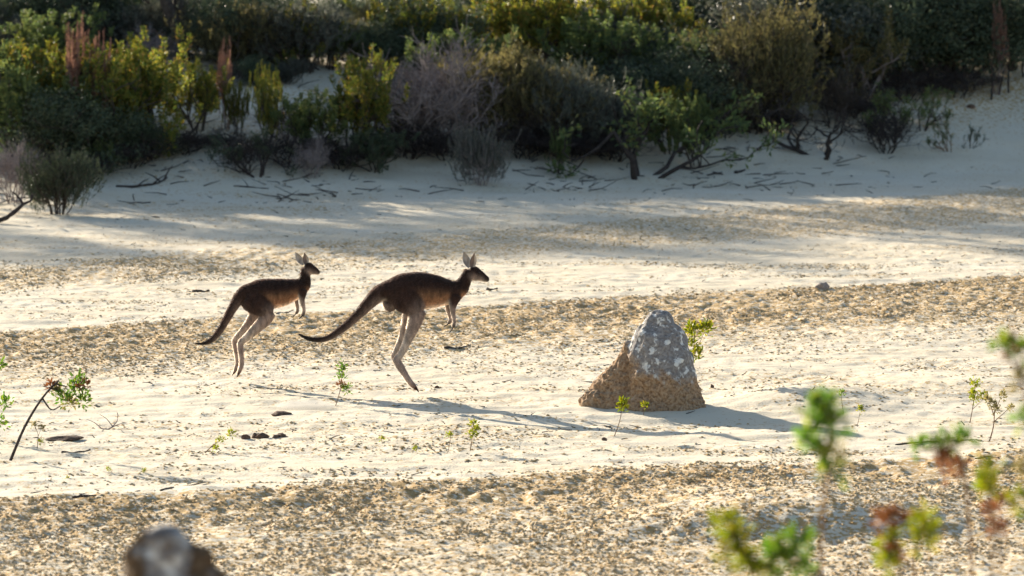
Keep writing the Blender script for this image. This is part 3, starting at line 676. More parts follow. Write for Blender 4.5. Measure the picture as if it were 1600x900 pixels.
def shrub(kind, loc, height, leafm, stemm, label, name, group=None, wide=1.0, cat='shrub', var=None, rz=None):
    k = _cnt.get(kind, 0); _cnt[kind] = k + 1
    a, b_, tops, wid = PROTO[kind][(k if var is None else var) % len(PROTO[kind])]
    s_ = height / (tops + 0.05)
    r = empty(name, loc, rng.uniform(0, 6.28) if rz is None else rz); r.scale = (s_ * wide * 1.3, s_ * wide * 1.3, s_)
    o = part('stems', a, r)
    o.material_slots[0].link = 'OBJECT'; o.material_slots[0].material = M[stemm]
    if b_:
        o = part('foliage', b_, r, 'stuff'); o.material_slots[0].link = 'OBJECT'; o.material_slots[0].material = M[leafm]
    tag(r, label, cat, group); return r
def shrub_px(kind, px, base, top, leafm, stemm, label, name='shrub', wide=1.0, **kw):
    p = ground_at(px, base); h = (base - top) * p[1] / F
    return shrub(kind, (p[0], p[1], gz(p[0], p[1]) - 0.02), h, leafm, stemm, label, name, wide=wide, **kw)
def shrub_y(kind, px, Yd, top, leafm, stemm, label, name='shrub', wide=1.0, **kw):
    d = at_depth(px, top, Yd); g_ = gz(d[0], Yd)
    return shrub(kind, (d[0], Yd, g_ - 0.02), max(0.4, d[2] - g_), leafm, stemm, label, name, wide=wide, **kw)

# left
shrub_px('needle', 92, 336, 222, 'dark', 'bark', 'round dark fine-leaved bush alone on sand beside a fallen dead branch', wide=0.85)
shrub_px('dead', 22, 318, 215, 'rust', 'twig', 'low bare grey twig bush behind the fallen dead branch', 'dead_shrub', wide=0.8)
shrub_px('paddle', 156, 272, 212, 'green', 'bark', 'small green shrub right behind the round dark fine-leaved bush', wide=0.6)
shrub_y('paddle', 40, 75.5, 95, 'green', 'bark', 'tall green paddle-leaf shrub beside the low bare grey twig bush', wide=0.8)
shrub_y('paddle', 105, 76.5, 62, 'yellow', 'bark', 'yellow-tipped paddle-leaf shrub with one spire taller than the rest', wide=0.8)
shrub_y('paddle', 180, 76.0, 75, 'yellow', 'bark', 'yellow-tipped paddle-leaf shrub in front of two rust dead plants', wide=0.85)
shrub_px('paddle', 240, 238, 48, 'yellow', 'bark', 'tallest yellow-tipped paddle-leaf shrub above a dark bare stem', wide=0.75)
shrub_px('paddle', 308, 205, 92, 'yellow', 'bark', 'small yellow-tipped shrub at the edge of the bare sand gap', wide=0.7)
shrub_px('broad', 130, 262, 150, 'dark', 'bark', 'low dark green shrub under the yellow-tipped ones', wide=1.1)
shrub_px('broad', 235, 250, 185, 'dark', 'bark', 'low dark green shrub at the foot of the tallest yellow-tipped one', wide=1.0)
shrub_y('paddle', 112, 75.6, 42, 'rust', 'twig', 'larger rust brown dead plant above the yellow-tipped shrubs', 'dead_shrub', wide=0.16)
shrub_y('paddle', 157, 75.6, 58, 'rust', 'twig', 'slim rust brown dead plant beside the larger rust one', 'dead_shrub', wide=0.13)
shrub_y('paddle', 352, 77.4, 62, 'rust', 'twig', 'rust brown dead plant above the bare sand gap', 'dead_shrub', wide=0.16)
shrub_y('dead', 245, 80.5, 35, 'rust', 'twig', 'arching dark bare twigs behind the tallest yellow-tipped shrub', 'dead_shrub', wide=1.2)
shrub_y('broad', 30, 82, -30, 'dark', 'bark', 'big dark evergreen shrub behind the tall green paddle-leaf one', wide=1.1)
shrub_y('broad', 120, 83, -40, 'dark', 'bark', 'big dark evergreen shrub behind the two rust dead plants', wide=1.1)
shrub_y('broad', 210, 83, -25, 'green', 'bark', 'green leafy shrub behind the arching dark bare twigs', wide=0.9)
shrub_px('paddle', 417, 232, 102, 'yellow', 'bark', 'upright yellow-green young shrub standing in the bare sand gap', wide=0.3)
shrub_px('paddle', 373, 215, 128, 'yellow', 'bark', 'thin yellow-green spire of leaves beside the upright young shrub', wide=0.3)
shrub_px('dead', 385, 272, 205, 'rust', 'char', 'dark bare twigs sprawling on sand below the upright young shrub', 'dead_shrub', wide=1.1)
shrub_px('sparse', 405, 275, 190, 'dark', 'char', 'sparse dark stems with few leaves below the upright young shrub', wide=0.7)
shrub_px('dead', 487, 278, 210, 'rust', 'twig', 'small bare forked twig bush on open sand below the thicket', 'dead_shrub', wide=0.7)
shrub_y('paddle', -14, 76.5, 70, 'green', 'bark', 'dull green shrub beside the tall green paddle-leaf one, over the fallen dead branch', wide=0.8)
# middle
shrub_y('needle', 365, 80.5, -5, 'olive', 'bark', 'olive fine-leaved shrub above the rust dead plant', wide=1.0)
shrub_y('broad', 420, 81.5, 75, 'dark', 'bark', 'dark leafy shrub filling the hollow above the bare sand gap', wide=1.0)
shrub_y('paddle', 480, 80.5, 0, 'yellow', 'bark', 'broad yellow-green shrub above the hollow beside the grey twig bush', wide=0.9)
shrub_px('paddle', 490, 238, 140, 'green', 'bark', 'dull green shrub between the young shrub and the grey twig bush', wide=0.9)
shrub_px('dead', 450, 225, 150, 'rust', 'twig', 'grey bare twigs among the dull green shrub', 'dead_shrub', wide=1.0)
shrub_px('paddle', 560, 250, 92, 'yellow', 'bark', 'yellow-tipped shrub standing against the wide grey twig bush', wide=0.68)
shrub_px('paddle', 588, 268, 200, 'dark', 'bark', 'low dark paddle-leaf shrub at the foot of the wide grey twig bush', wide=0.95)
shrub_px('dead', 655, 240, 45, 'rust', 'twig', 'widest bare grey twig bush of the bank', 'dead_shrub', wide=0.95)
shrub_px('dead', 700, 238, 95, 'rust', 'twig', 'grey twig bush leaning on the widest bare one', 'dead_shrub', wide=1.0, var=0)
shrub_px('needle', 752, 290, 195, 'bluegrey', 'twig', 'blue-grey fine-leaved bush standing alone in front of the bank', wide=0.7)
shrub_px('needle', 765, 225, 60, 'olive', 'bark', 'olive fine-leaved bush beside the widest grey twig bush', wide=0.75)
shrub_px('needle', 845, 232, 70, 'olive', 'bark', 'golden olive fine-leaved bush above the dark bush hollow', wide=0.75)
shrub_px('needle', 905, 240, 95, 'bluegrey', 'bark', 'dusky grey fine-leaved bush overhanging the sand', wide=0.85)
shrub_px('needle', 960, 238, 130, 'bluegrey', 'bark', 'dusky grey bush behind the leaning shrub', wide=0.95)
shrub_px('dead', 850, 236, 130, 'rust', 'bark', 'dark bare twigs under the golden olive bush', 'dead_shrub', wide=1.2)
shrub_px('paddle', 872, 272, 198, 'green', 'bark', 'thin leafy sprig on bare sand before the dusky bush', wide=0.4)
shrub_px('sparse', 1003, 279, 120, 'green', 'char', 'leaning shrub with bare forked stems low over the sand', wide=0.95, rz=0.0, var=0)
shrub_px('paddle', 1045, 240, 128, 'yellow', 'bark', 'yellow-tipped tufts rising behind the leaning shrub', wide=0.55)
shrub_px('paddle', 1085, 262, 150, 'green', 'bark', 'green leafy shrub beside the leaning forked shrub', wide=0.6)
shrub_y('paddle', 640, 81.5, -10, 'yellow', 'bark', 'yellow-green shrub above the widest grey twig bush', wide=0.9)
shrub_y('needle', 560, 81.5, 5, 'olive', 'bark', 'olive shrub above the yellow-tipped one by the grey twigs', wide=0.9)
shrub_y('paddle', 690, 82.5, 15, 'rust', 'twig', 'dark red dead plant in the gap above the olive bush', 'dead_shrub', wide=0.18)
shrub_y('paddle', 790, 81.5, -20, 'yellow', 'bark', 'bright yellow-green shrub above the golden olive bush', wide=0.9)
shrub_y('paddle', 880, 81.5, -25, 'yellow', 'bark', 'bright yellow-green shrub above the dusky grey bush', wide=0.95)
shrub_y('paddle', 960, 80.5, 20, 'green', 'bark', 'green paddle-leaf shrub behind the dusky bush and leaning shrub', wide=0.95)
shrub_y('paddle', 1010, 82.0, -25, 'yellow', 'bark', 'yellow-green shrub beside the tall vase-shaped bush', wide=0.9)
shrub_y('paddle', 1062, 80.0, 45, 'green', 'bark', 'green shrub tucked against the tall vase-shaped bush', wide=0.8)
# right
shrub_px('needle', 1178, 207, 2, 'olive', 'bark', 'tall vase-shaped olive bush at the foot of the bank', wide=0.72)
shrub_px('dead', 1160, 205, 60, 'rust', 'bark', 'bare dark twigs inside the tall vase-shaped bush', 'dead_shrub', wide=0.8)
shrub_px('paddle', 1220, 190, 130, 'yellow', 'bark', 'bright yellow-green clump before the tall vase-shaped bush', wide=0.75)
shrub_px('paddle', 1108, 160, 90, 'green', 'bark', 'bright green clump on the near side of the vase-shaped bush', wide=0.6)
shrub_px('gnarled', 1284, 246, 125, 'rust', 'char', 'dark gnarled leafless shrub with one thick forked trunk', 'dead_shrub', wide=1.0, rz=0.2)
shrub_px('dead', 1300, 200, 95, 'rust', 'bark', 'bare brown twig bush behind the gnarled leafless shrub', 'dead_shrub', wide=0.8)
shrub_px('sparse', 1390, 218, 128, 'green', 'bark', 'loose green shrub beside the gnarled leafless one', wide=0.75)
shrub_px('sparse', 1440, 205, 135, 'green', 'bark', 'smaller green shrub touching the loose green one', wide=0.7)
shrub_px('dead', 1385, 238, 165, 'rust', 'char', 'dark low twigs spreading over sand under the loose green shrub', 'dead_shrub', wide=1.3)
shrub_px('sparse', 1484, 237, 185, 'green', 'stem', 'little forked sprig with few leaves on the open slope', wide=0.55, var=1)
shrub_px('sparse', 1517, 232, 188, 'dark', 'char', 'thin leafless-looking sprig beside the little forked sprig', wide=0.35, var=0)
shrub_px('dead', 1500, 152, 95, 'rust', 'char', 'tangle of dark dead sticks lying on the upper sand slope', 'dead_shrub', wide=2.2)
shrub_px('dead', 1420, 160, 100, 'rust', 'char', 'thin dark twigs above the smaller green shrub', 'dead_shrub', wide=1.4)
for i_, (px, Yd, tp, lm, lab) in enumerate([
    (1270, 81.5, -20, 'bluegrey', 'dusky evergreen shrub behind the bare brown twig bush'),
    (1345, 82.0, -40, 'dark', 'dark evergreen shrub above the loose green shrub'),
    (1420, 82.5, -40, 'dark', 'dark evergreen shrub above the thin dark twigs'),
    (1500, 83.0, -45, 'dark', 'dark evergreen shrub above the tangle of dead sticks'),
    (1580, 83.5, -45, 'dark', 'dark evergreen shrub with a rust dead plant before it')]):
    shrub_y('broad', px, Yd, tp, lm, 'bark', lab, wide=1.05)
shrub_y('paddle', 1560, 82.0, 0, 'rust', 'twig', 'rust dead plant before the dark evergreen shrubs', 'dead_shrub', wide=0.15)
shrub_y('paddle', 1330, 81.0, 15, 'olive', 'twig', 'pale olive shrub behind the bare brown twig bush', wide=0.8)
shrub_y('needle', 1240, 82.0, -10, 'bluegrey', 'twig', 'grey fine-leaved shrub behind the vase-shaped bush', wide=0.8)
# shrubs crowding the middle of the bank
for i_ in range(30):
    px = -20 + i_ * 44 + rng.uniform(-18, 18); yy = rng.uniform(78.6, 83.4)
    if 330 < px < 470: yy = rng.uniform(80.5, 83.5)
    x_ = (px - CX) / F * yy; k_ = ('broad', 'needle', 'paddle', 'dead', 'broad')[i_ % 5]
    lab = {'broad': 'dark leafy shrub halfway up the bank, hemmed in by other shrubs', 'needle': 'grey fine-leaved shrub halfway up the bank, hemmed in by other shrubs', 'paddle': 'dull green paddle-leaf shrub halfway up the bank, hemmed in by other shrubs', 'dead': 'bare twig bush halfway up the bank, hemmed in by other shrubs'}[k_]
    shrub(k_, (x_, yy, gz(x_, yy) - 0.03), rng.uniform(0.7, 1.1), {'broad': 'dark', 'needle': 'bluegrey', 'paddle': 'green', 'dead': 'rust'}[k_], 'bark', lab, 'dead_shrub' if k_ == 'dead' else 'shrub', 'shrubs crowding the middle of the bank: ' + k_, wide=1.1)
# thicket behind, seen only through gaps
for i_ in range(26):
    x_ = -9.5 + i_ * 0.78 + rng.uniform(-0.2, 0.2); y_ = 85.6 + rng.uniform(-0.5, 2.4)
    shrub('broad', (x_, y_, gz(x_, y_) - 0.02), rng.uniform(0.6, 0.95), 'dark', 'bark', 'dark evergreen shrub deep in the thicket, seen through gaps in the front shrubs', 'shrub', 'dark shrubs deep in the thicket', wide=1.15)

# low tangles of dark dead twigs under the front shrubs
for px, base, hh_, lab in ((55, 285, 55, 'under the tall green paddle-leaf shrub'), (125, 280, 50, 'under the spired yellow-tipped shrub'), (205, 262, 60, 'under the tallest yellow-tipped shrub'), (290, 240, 45, 'under the small yellow-tipped shrub by the gap'),
        (350, 235, 40, 'in the bare sand gap'), (455, 262, 60, 'beside the dull green shrub'), (535, 262, 55, 'beside the low dark paddle-leaf shrub'), (640, 248, 70, 'under the widest grey twig bush'), (700, 250, 60, 'behind the blue-grey bush'), (820, 246, 60, 'under the golden olive bush'),
        (890, 250, 65, 'under the overhanging dusky grey bush'), (960, 252, 60, 'behind the leaning forked shrub'), (1130, 215, 45, 'at the near foot of the vase-shaped bush'), (1215, 208, 50, 'under the bright yellow-green clump'), (1345, 190, 60, 'behind the loose green shrub')):
    shrub_px('dead', px, base, base - hh_, 'rust', 'char', 'low tangle of dark dead twigs ' + lab, 'dead_shrub', wide=1.9, cat='twig tangle')
shrub_y('broad', 400, 79.4, 120, 'dark', 'bark', 'dark leafy shrub right behind the upright yellow-green young shrub', wide=1.1)
shrub_y('needle', 448, 79.6, 110, 'bluegrey', 'bark', 'grey fine-leaved shrub between the young shrub and the hollow', wide=1.0)
shrub_y('dead', 350, 79.2, 120, 'rust', 'bark', 'bare twigs behind the thin yellow-green spire of leaves', 'dead_shrub', wide=1.1)
# slender trees rising out of the thicket; their crowns shade the bank
def make_tree(seed, H):
    rs = np.random.default_rng(seed); global rng
    keep = rng; rng = rs
    st, lf = Acc(), Acc()
    stems, tips = grow(rs, H * 0.9, 0.22, 2, 3, up=0.3, curl=0.16, rad=0.07, ratio=0.62, kids=(3, 5))
    for p, r, d in stems: st.tube(p, np.maximum(r, 0.006), 6 if d > 1 else 4)
    for tp, d, L, _ in tips:
        if tp[2] < H * 0.68 or rs.random() < 0.1: continue
        for q in range(7):
            o = tp + rs.normal(size=3) * 0.2; n = 22
            lf.leaves(o + rs.normal(size=(n, 3)) * 0.1, rs.normal(size=(n, 3)) + np.array([0, 0, -0.3]), rs.uniform(0.07, 0.12, n), rs.uniform(0.018, 0.03, n))
    rng = keep
    return st.mesh('tree_trunk', M['bark']), lf.mesh('tree_crown', M['dark'])
TREES = [make_tree(500 + i_, 3.6) for i_ in range(3)]
for i_, (x_, y_, h_) in enumerate([(-23.5, 85, 1.8), (-21.5, 87, 1.95), (-19.6, 85.5, 1.75), (-17.8, 87.2, 1.9), (-15.8, 85.2, 1.75), (-14.2, 87, 1.9), (-12.4, 85.6, 1.7), (-10.5, 87.4, 1.85), (-8.6, 86, 1.6), (-6.6, 87.5, 1.8), (-4.9, 86.2, 1.5), (-2.6, 87.8, 1.6), (-0.4, 86.8, 1.35), (2.0, 88, 1.4)]):
    tr, cr = TREES[i_ % 3]
    r = empty('tree', (x_, y_, gz(x_, y_) - 0.03), rng.uniform(0, 6.28)); r.scale = (h_, h_, h_)
    part('trunk', tr, r); part('crown', cr, r, 'stuff')
    tag(r, 'slender dark-trunked tree rising out of the thicket behind the shrubs', 'tree', 'trees rising out of the thicket')

# ------------------------------------------------------------------ seedlings, sticks and litter
def seedling(name, label, Yd, stems, clusters, leafm='seedling', stemm='stem', cat='seedling', leaf=0.03, group=None, srad=0.004):
    """stems: polylines in picture pixels at distance Yd, the first starting at the root; clusters: x, y, radius, material"""
    p0 = at_depth(stems[0][0][0], stems[0][0][1], Yd); base = np.array([p0[0], Yd, gz(p0[0], Yd)])
    r = empty(name, base)
    for k, pl in enumerate(stems):
        P = np.array([at_depth(a_, b_, Yd) for a_, b_ in pl]) - base
        P[:, 1] += np.cumsum(rng.normal(size=len(P)) * 0.01) * (np.arange(len(P)) > 0)
        if k == 0: P[0, 2] = -0.04
        P = spline(P, 4); A = Acc(); A.tube(P, np.linspace(srad, srad * 0.5, len(P)) * (1 if k == 0 else 0.6), 6); part('stem', A.mesh('stem', M[stemm]), r)
    for cl in clusters:
        x_, y_, rad = cl[:3]; mt = cl[3] if len(cl) > 3 else leafm
        c = at_depth(x_, y_, Yd) - base; c[1] += rng.normal() * 0.02; R_ = rad * Yd / F
        n = int(np.clip(48 * (R_ / leaf), 18, 240)); A = Acc()
        p = c + rng.normal(size=(n, 3)) * R_ * 0.4
        d = (p - c) / (R_ + 1e-6) + rng.normal(size=(n, 3)) * 0.4 + np.array([0, 0, 0.5])
        A.leaves(p, d, rng.uniform(0.7, 1.3, n) * leaf, rng.uniform(0.35, 0.5, n) * leaf)
        part('leaf_cluster', A.mesh('leaf_cluster', M[mt]), r, 'stuff')
    tag(r, label, cat, group); return r
def gy(px, py): return float(ground_at(px, py)[1])
# leaning sapling
seedling('sapling', 'leaning dark stick with one bushy green tuft hanging from its tip', gy(14, 718),
    [[(13, 717), (38, 668), (66, 622), (92, 594)], [(66, 622), (80, 640), (95, 634)], [(80, 607), (95, 612)], [(88, 600), (105, 605)]],
    [(100, 622, 13, 'fresh'), (117, 608, 16, 'fresh'), (128, 625, 12, 'fresh'), (122, 595, 10, 'fresh'), (108, 630, 10, 'olive'), (134, 600, 7, 'brownleaf'), (80, 603, 6, 'brownleaf'), (90, 612, 7, 'olive')], stemm='char', cat='sapling', leaf=0.045, srad=0.013)
seedling('seedling', 'green seedling half hidden beyond the leaning dark stick, two tufts on bare stem', gy(-12, 690), [[(-14, 690), (-8, 630), (-2, 565)], [(-8, 640), (10, 627)]], [(-2, 570, 10, 'fresh'), (8, 628, 10, 'fresh'), (-2, 658, 12, 'fresh')], leaf=0.04, srad=0.007)
seedling('seedling', 'tiny brown-stemmed seedling beside the leaning dark stick', gy(57, 702), [[(57, 704), (60, 680), (53, 664)], [(58, 692), (66, 680)], [(59, 684), (66, 664)]], [(53, 664, 5, 'olive'), (66, 668, 4, 'olive'), (63, 690, 4, 'seedling')], leaf=0.02, srad=0.003)
seedling('seedling', 'seedling under the small kangaroo with two tufts one above the other', gy(522, 635), [[(522, 635), (531, 612), (536, 580)]], [(535, 576, 8, 'fresh'), (533, 588, 7, 'fresh'), (540, 607, 8, 'fresh'), (533, 601, 5, 'brownleaf')], leaf=0.03)
seedling('seedling', 'bright yellow-green seedling in front of the kangaroos on open sand', gy(733, 706), [[(733, 707), (737, 690), (740, 660)]], [(740, 662, 6), (739, 676, 8), (744, 671, 5)], leaf=0.03)
seedling('seedling', 'pale stub of a seedling beside the bright yellow-green one', gy(699, 709), [[(698, 710), (703, 690), (704, 676)]], [(703, 680, 5)], leaf=0.02, srad=0.003)
seedling('seedling', 'lone tiny sprout between the dark litter and the kangaroo shadow', gy(596, 692), [[(596, 694), (596, 684)]], [(596, 686, 4)], leaf=0.018, srad=0.002)
seedling('seedling', 'tiny sprout in front of the pale seedling stub', gy(650, 708), [[(650, 709), (650, 699)]], [(650, 701, 4)], leaf=0.018, srad=0.002)
seedling('seedling', 'yellow seedling in front of the termite mound', gy(957, 682), [[(957, 683), (968, 658), (973, 628)]], [(973, 627, 6), (974, 637, 8), (970, 634, 5)], leaf=0.03)
seedling('seedling', 'little seedling against the foot of the termite mound', gy(1004, 651), [[(1005, 652), (1007, 632)]], [(1007, 633, 5)], leaf=0.025, srad=0.003)
seedling('seedling', 'leafy yellow-green sapling growing behind the termite mound', 48.0, [[(1072, 640), (1082, 580), (1085, 520)], [(1083, 560), (1100, 520)]], [(1082, 518, 11), (1081, 538, 12), (1100, 516, 12), (1088, 553, 10), (1106, 510, 8), (1080, 510, 6)], cat='sapling', leaf=0.045, srad=0.006)
seedling('seedling', 'thin seedling with tuft on top by the rippled drift', gy(1318, 648), [[(1319, 650), (1314, 615)]], [(1315, 614, 5, 'fresh')], leaf=0.025, srad=0.003)
seedling('seedling', 'short seedling next to the thin one by the rippled drift', gy(1340, 667), [[(1338, 668), (1344, 645)]], [(1345, 640, 5)], leaf=0.025, srad=0.003)
seedling('seedling', 'seedling with rounded bright tufts beside the brown forked one', gy(1514, 660), [[(1514, 661), (1520, 635), (1524, 600)], [(1519, 640), (1538, 622)]], [(1524, 602, 8), (1523, 622, 8), (1536, 618, 6), (1519, 614, 5)], leaf=0.03)
seedling('seedling', 'brown forked seedling with small olive tufts and curved stem', gy(1543, 690), [[(1543, 691), (1552, 668), (1554, 640)], [(1552, 660), (1578, 637)], [(1554, 645), (1565, 618)], [(1553, 650), (1545, 624)]], [(1555, 638, 8, 'olive'), (1566, 618, 6, 'olive'), (1545, 625, 5, 'olive'), (1578, 637, 5, 'olive'), (1550, 630, 5, 'olive')], leaf=0.028, srad=0.006)
seedling('seedling', 'low leaning twig with yellow leaves beside dark litter', gy(312, 708), [[(312, 708), (335, 694), (352, 684)], [(312, 730), (330, 720), (336, 708)]], [(362, 676, 7), (344, 688, 5), (337, 700, 4)], leaf=0.025, srad=0.004)
for px, py in ((170, 735), (225, 738), (105, 750)):
    seedling('seedling', 'tiny yellow sprout in the shadow of the leaning dark stick', gy(px, py), [[(px, py + 4), (px, py - 3)]], [(px, py - 2, 3)], leaf=0.016, srad=0.002, group='sprouts by the leaning stick')
# plants on the near bank, out of focus
seedling('sapling', 'tall blurred sapling, single stem with drooping green tufts', 17.3, [[(1272, 1150), (1282, 870), (1292, 740), (1296, 650)], [(1292, 720), (1262, 700)]], [(1284, 650, 24, 'fresh'), (1276, 672, 20, 'fresh'), (1262, 700, 17, 'fresh'), (1298, 665, 16, 'fresh'), (1303, 708, 14, 'olive'), (1296, 735, 12, 'fresh'), (1285, 630, 12, 'fresh')], cat='sapling', leaf=0.05, stemm='stem', srad=0.008)
seedling('sapling', 'blurred sapling with spreading green tufts over dry red-brown leaves', 20.8, [[(1530, 1000), (1510, 760), (1475, 700)], [(1478, 705), (1440, 702)], [(1480, 705), (1506, 687)]], [(1438, 702, 11, 'fresh'), (1462, 697, 12, 'fresh'), (1485, 694, 14, 'fresh'), (1508, 686, 12, 'fresh'), (1474, 718, 14, 'brownleaf'), (1490, 735, 16, 'brownleaf')], cat='sapling', leaf=0.04, srad=0.008)
seedling('seedling', 'blurred seedling with one upright bright leaf tuft', 19.2, [[(1555, 1080), (1550, 850), (1543, 750)]], [(1544, 735, 12), (1542, 755, 13), (1545, 770, 9)], leaf=0.04, srad=0.006)
seedling('sapling', 'blurred low bush of yellow-green tufts under the tall blurred sapling', 17.7, [[(1190, 1120), (1180, 940), (1140, 830)], [(1185, 980), (1245, 860)], [(1185, 1000), (1210, 890)]], [(1132, 820, 16, 'seedling'), (1148, 838, 16), (1150, 862, 15, 'seedling'), (1126, 872, 8), (1158, 882, 15), (1212, 870, 16, 'fresh'), (1245, 850, 22, 'fresh'), (1236, 876, 22, 'fresh'), (1205, 892, 18, 'fresh'), (1255, 895, 14, 'fresh'), (1180, 896, 15)], cat='sapling', leaf=0.045, srad=0.007)
seedling('sapling', 'blurred plant of yellow-green tufts among dry brown leaves', 18.5, [[(1420, 1100), (1425, 930), (1440, 815)], [(1423, 960), (1390, 800)]], [(1438, 815, 18, 'seedling'), (1448, 830, 12), (1444, 852, 13), (1394, 848, 16), (1390, 882, 14), (1382, 818, 14, 'brownleaf'), (1400, 810, 12, 'brownleaf'), (1392, 865, 13, 'brownleaf')], cat='sapling', leaf=0.045, srad=0.007)
seedling('sapling', 'blurred thin branch with scattered green tufts, rising past the two open-sand seedlings', 16.9, [[(1625, 1160), (1630, 800), (1605, 620), (1566, 540)], [(1607, 640), (1592, 560), (1590, 530)], [(1625, 700), (1598, 660)], [(1628, 820), (1598, 795)]], [(1563, 538, 9, 'fresh'), (1578, 545, 8, 'brownleaf'), (1598, 550, 7, 'fresh'), (1592, 595, 8, 'olive'), (1599, 655, 9, 'fresh'), (1600, 785, 12, 'seedling'), (1598, 735, 7, 'olive')], cat='sapling', leaf=0.045, srad=0.008)
seedling('dry_plant', 'blurred dry red-brown weeds between the near saplings', 20.0, [[(1560, 1040), (1562, 880), (1550, 800)], [(1561, 900), (1585, 770)]], [(1550, 800, 13, 'brownleaf'), (1568, 782, 14, 'brownleaf'), (1560, 830, 12, 'brownleaf')], cat='dry weeds', leaf=0.03, srad=0.004)

def stick(label, pts, r0, stemm='char', name='stick', cat='stick', forks=()):
    P = [ground_at(a_, b_) if c_ == 0 else at_depth(a_, b_, gy(*pts[0][:2])) for a_, b_, c_ in pts]
    base = P[0].copy(); A = Acc(); P = np.array(P) - base; P[:, 2] += r0 * 0.6
    P = spline(P, 4) if len(P) > 1 else P
    P = P + rng.normal(size=P.shape) * r0 * 0.35
    A.tube(P, np.linspace(r0, r0 * 0.45, len(P)) * rng.uniform(0.8, 1.2, len(P)), 7)
    o = link(bpy.data.objects.new(name, A.mesh(name, M[stemm], True))); o.location = base
    for k, dx, dz in forks:
        q = P[min(k, len(P) - 1)]; B = Acc(); B.tube(spline(np.array([q, q + [dx * 0.5, 0.02, dz * 0.6], q + [dx, -0.03, dz]]), 3), np.linspace(r0 * 0.6, r0 * 0.2, 7), 5)
        part('twig', B.mesh('twig', M[stemm], True), o)
    tag(o, label, cat)
stick('thick dead branch leaning from sand into the low bare twig bush', [(-8, 350, 0), (22, 336, 1), (50, 308, 1)], 0.035, 'char', 'dead_branch', 'dead branch', [(4, 0.15, 0.12), (6, -0.12, 0.15)])
stick('dark forked dead branch flat on shaded sand in the bare gap', [(183, 292, 0), (215, 294, 0), (245, 288, 0), (262, 280, 0)], 0.022, 'char', 'dead_branch', 'dead branch', [(4, 0.15, 0.1), (7, 0.2, 0.14), (9, -0.2, 0.12), (10, 0.12, 0.2)])
stick('short dark stick flat on sand below the sprawling bare twigs', [(365, 292, 0), (395, 293, 0), (420, 296, 0)], 0.012, 'char', forks=[(3, -0.08, 0.1)])
stick('dark stick on crusted soil behind the larger kangaroo feet', [(695, 545, 0), (715, 545, 0), (737, 540, 0)], 0.014, 'char')
stick('dark stick on pale sand ahead of the larger kangaroo head', [(762, 455, 0), (778, 453, 0)], 0.018, 'char')
stick('dark stick on pale track above the small kangaroo tail', [(300, 458, 0), (328, 458, 0)], 0.02, 'char')
stick('thin stick on pale sand between the two kangaroos', [(432, 492, 0), (448, 489, 0), (458, 484, 1)], 0.013, 'bark')
stick('dark stick in front of the leaning dark stick, clod at one end', [(97, 708, 0), (120, 706, 0), (142, 704, 0)], 0.012, 'char')
stick('short dark stick at the edge of the near crusted strip', [(113, 778, 0), (130, 779, 0), (152, 777, 0)], 0.012, 'char')
stick('long pale-shadowed stick near the yellow twig plant', [(250, 768, 0), (285, 762, 0), (320, 758, 0)], 0.009, 'bark')
stick('forked grey twig lying on sand beside the leaning dark stick', [(152, 668, 0), (168, 672, 0), (182, 660, 1), (184, 645, 1)], 0.008, 'twig', forks=[(4, 0.15, 0.06), (2, -0.12, 0.08), (6, -0.1, 0.1)])
stick('curved twig on sand between the brown forked seedling and near saplings', [(1525, 722, 0), (1545, 717, 0), (1562, 722, 0)], 0.009, 'stem')
stick('long thin twig on sand beside the brown forked seedling', [(1400, 697, 0), (1450, 692, 0), (1500, 690, 0), (1535, 689, 0)], 0.008, 'bark')
stick('dark stick on sand below the shaded bank, near the leaning shrub', [(1105, 274, 0), (1128, 272, 0)], 0.02, 'char')
stick('dark stick on shaded sand under the vase-shaped bush', [(1150, 272, 0), (1164, 268, 0)], 0.025, 'char')
for k_, (a_, b_, c_, d_) in enumerate(((1548, 158, 1550, 100), (1560, 150, 1568, 95), (1575, 146, 1574, 98), (1598, 125, 1594, 70))):
    stick('thin dark upright dead sapling standing on the upper sand slope', [(a_, b_, 0), ((a_ + c_) / 2 + 2, (b_ + d_) / 2, 1), (c_, d_, 1)], 0.016, 'char', 'dead_sapling', 'dead sapling', [(5, 0.08, 0.12)])
for o in sc.objects:
    if o.name.startswith('dead_sapling'): o['group'] = 'upright dead saplings on the slope'

def clod(label, px, py, wpx, hpx, mt, name='clod', cat='clod', n_lumps=1, spread=0):
    g_ = ground_at(px, py); s_ = g_[1] / F
    from mathutils import noise as mn
    root = empty(name, g_) if n_lumps > 1 else None
    for k in range(n_lumps):
        bm = bmesh.new(); bmesh.ops.create_icosphere(bm, subdivisions=2, radius=1.0); q = rng.uniform(0, 50)
        off = Vector((rng.uniform(-1, 1) * spread * s_, rng.uniform(-1, 1) * spread * s_ * 0.8, 0))
        f_ = 1.0 if n_lumps == 1 else rng.uniform(0.5, 1.0)
        for v in bm.verts:
            v.co *= 1 + 0.5 * mn.noise(v.co * 1.4 + Vector((q, 0, 0))); v.co = Vector((v.co.x * wpx * s_ * 0.5 * f_, v.co.y * wpx * s_ * 0.4 * f_, v.co.z * hpx * s_ * 0.7 * f_ + hpx * s_ * 0.2)) + off
        me = bpy.data.meshes.new(name); bm.to_mesh(me); bm.free(); me.materials.append(M[mt])
        if root: part('lump', me, root)
        else: root = link(bpy.data.objects.new(name, me)); root.location = g_
    tag(root, label, cat)
M['earth'] = wood_mat('dark_earth', (0.07, 0.045, 0.035), (0.20, 0.13, 0.09), 60)
M['stone'] = wood_mat('grey_stone', (0.22, 0.19, 0.17), (0.36, 0.32, 0.29), 60)
clod('long brown clod of soil behind the tiny brown-stemmed seedling', 101, 686, 56, 8, 'earth')
